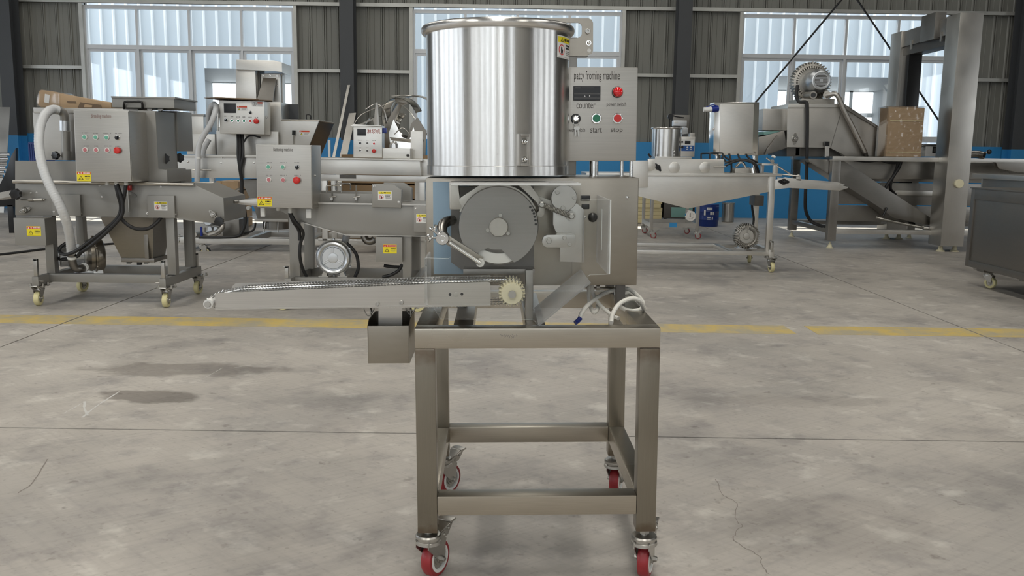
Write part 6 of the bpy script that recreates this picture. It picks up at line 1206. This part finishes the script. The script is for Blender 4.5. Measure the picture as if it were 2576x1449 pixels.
# shrink-wrapped cardboard box on the fryer rail
K = Mach('wrapped_carton', 'tall brown carton in shiny stretch wrap standing on the fryer rail', 'carton', (4.5, 10.62, zlip+.003)); K.F = Frame((4.5, 10.62, zlip+.003))
a, b, c_, d_ = rect(K.F, 2233, 2322, 270, 392, 0.06); m = MB(); m.box((a, .06, .002), (b, .33, d_), .008); ct = m.obj('carton_body', 'cardboard', K.r); m = MB(); m.box((a+.02, .052, d_-.16), (b-.02, .06, d_-.15)); m.box((a+.01, .052, .05), (b-.015, .06, .056)); m.obj('carton_tape', 'foam_yellow', ct)
m = MB(); nx, nz = 26, 34; g_ = []
for j in range(nz+1):
    row = []
    for i in range(nx+1):
        x = a-.02+(b-a+.04)*i/nx; z = .003+(d_+.01)*j/nz; row.append(m.bm.verts.new((x, .049+.0040*math.sin(j*2.3+math.sin(i*.5)*1.2)*random.uniform(.2, 1)+random.uniform(-.0035, .0035), z)))
    g_.append(row)
for j in range(nz):
    for i in range(nx): m._f([g_[j][i], g_[j][i+1], g_[j+1][i+1], g_[j+1][i]])
m.box((a-.02, .06, .003), (a-.018, .33, d_+.01)); m.box((a-.02, .06, d_+.009), (b+.02, .33, d_+.011)); m.obj('stretch_wrap', 'shrink_wrap', K.r)
# ------------------------------------------------------------------ gantry over the fryer
M = Mach('gantry', 'tall brushed steel gantry with broad columns rising over the fryer at right', 'gantry', (5.45, 10.45, 0)); xa, xb = M.p(2386, 385, 0).x, M.p(2444, 385, 0).x; ztop = M.p(2441, 32, 0).z
for y0, y1 in ((0, .32), (1.55, 1.87)):
    cl = MB().box((xa, y0, .07), (xb, y1, ztop), .004).obj('column', 'steel_v', M.r); m = MB()
    for x in (xa+.05, xb-.05): m.lathe((x, y0+.1, 0), (0, 0, 1), [(.05, 0), (.05, .01), (.03, .02), (.02, .07)], 18)
    m.obj('levelling_foot', 'cream_plastic', cl)
    if y0 == 0: M.disc('round_boss', 'cream_plastic', 2411, 462, 0, 11, .03, cl)
zbm = M.p(2399, 113, .32).z; zmid = M.p(2399, 88, .32).z
bm_ = MB().box((xa+.02, .32, zmid), (xb-.02, 1.55, ztop-.01), .004).obj('top_beam', 'steel_bg_dark', M.r); MB().box((xa+.04, .32, zbm), (xb-.04, 1.55, zmid), .003).obj('lower_beam', 'steel_dark', bm_); MB().box((xa-.03, .55, zmid-.02), (xa+.10, .92, ztop+.09), .004).obj('chain_cover', 'steel_bg_dark', bm_); MB().box((xa+.10, .40, ztop-.01), (xb-.02, 1.5, ztop+.02), .002).obj('beam_cap', 'steel_bg_light', bm_)
for yy in (.45, 1.25): MB().box((xa+.005, yy-.02, zmid-.06), (xa+.02, yy+.02, zmid+.05), .003).obj('hook', 'zinc', bm_)
MB().box((xa+.04, 1.35, .6), (xb-.06, 1.55, zbm), .003).obj('lift_guide', 'black_plastic', bm_)
# ------------------------------------------------------------------ work table and box trolley at the right edge
K = Mach('work_table', 'low steel work table between the gantry and the box trolley', 'table', (4.52, 7.95, 0)); z = WORLD.p(2443, 436, 8.9).z; z_ = WORLD.p(2443, 448, 8.9).z; MB().box((0, 0, z_), (.8, .95, z), .004).obj('table_top', 'steel_bg', K.r)
for x in (.10, .74):
    for y in (.06, .88): MB().box((x-.025, y-.025, 0), (x+.025, y+.025, z_), .003).obj('leg', 'steel_bg', K.r)
MB().box((.06, .1, z_-.30), (.08, .85, z_), .003).obj('apron', 'steel_bg_dark', K.r)
A = WORLD.pz(2427, 668, .17); Bq = WORLD.pz(2576, 706, .17); yw = math.atan2(Bq.y-A.y, Bq.x-A.x)
K = Mach('box_trolley', 'large plain steel box trolley on ivory casters at the right edge', 'trolley', (A.x, A.y, 0), yw); zt7 = WORLD.p(2441, 474, A.y).z; L = 1.3; W_ = .75
MB().box((0, .012, .17), (L, W_, zt7), .006).obj('box_body', 'trolley_steel', K.r)
for a_, b_ in (((0, 0, .17), (.055, .02, zt7)), ((L-.055, 0, .17), (L, .02, zt7)), ((.055, 0, .17), (L-.055, .02, .225)), ((.055, 0, zt7-.09), (L-.055, .02, zt7))): MB().box(a_, b_, .003).obj('edge_frame', 'trolley_steel', K.r)
MB().box((-.01, -.01, zt7), (L+.01, W_+.01, zt7+.012), .002).obj('top_plate', 'trolley_steel', K.r)
for x in (.17, L-.17):
    for y in (.12, W_-.12): foot_caster(K, 'ivory_plain', (x, y, CZ), (.85, .5))
    MB().box((x-.06, .05, CZ+.004), (x+.06, W_-.05, .17)).obj('caster_bearer', 'trolley_steel', K.r)
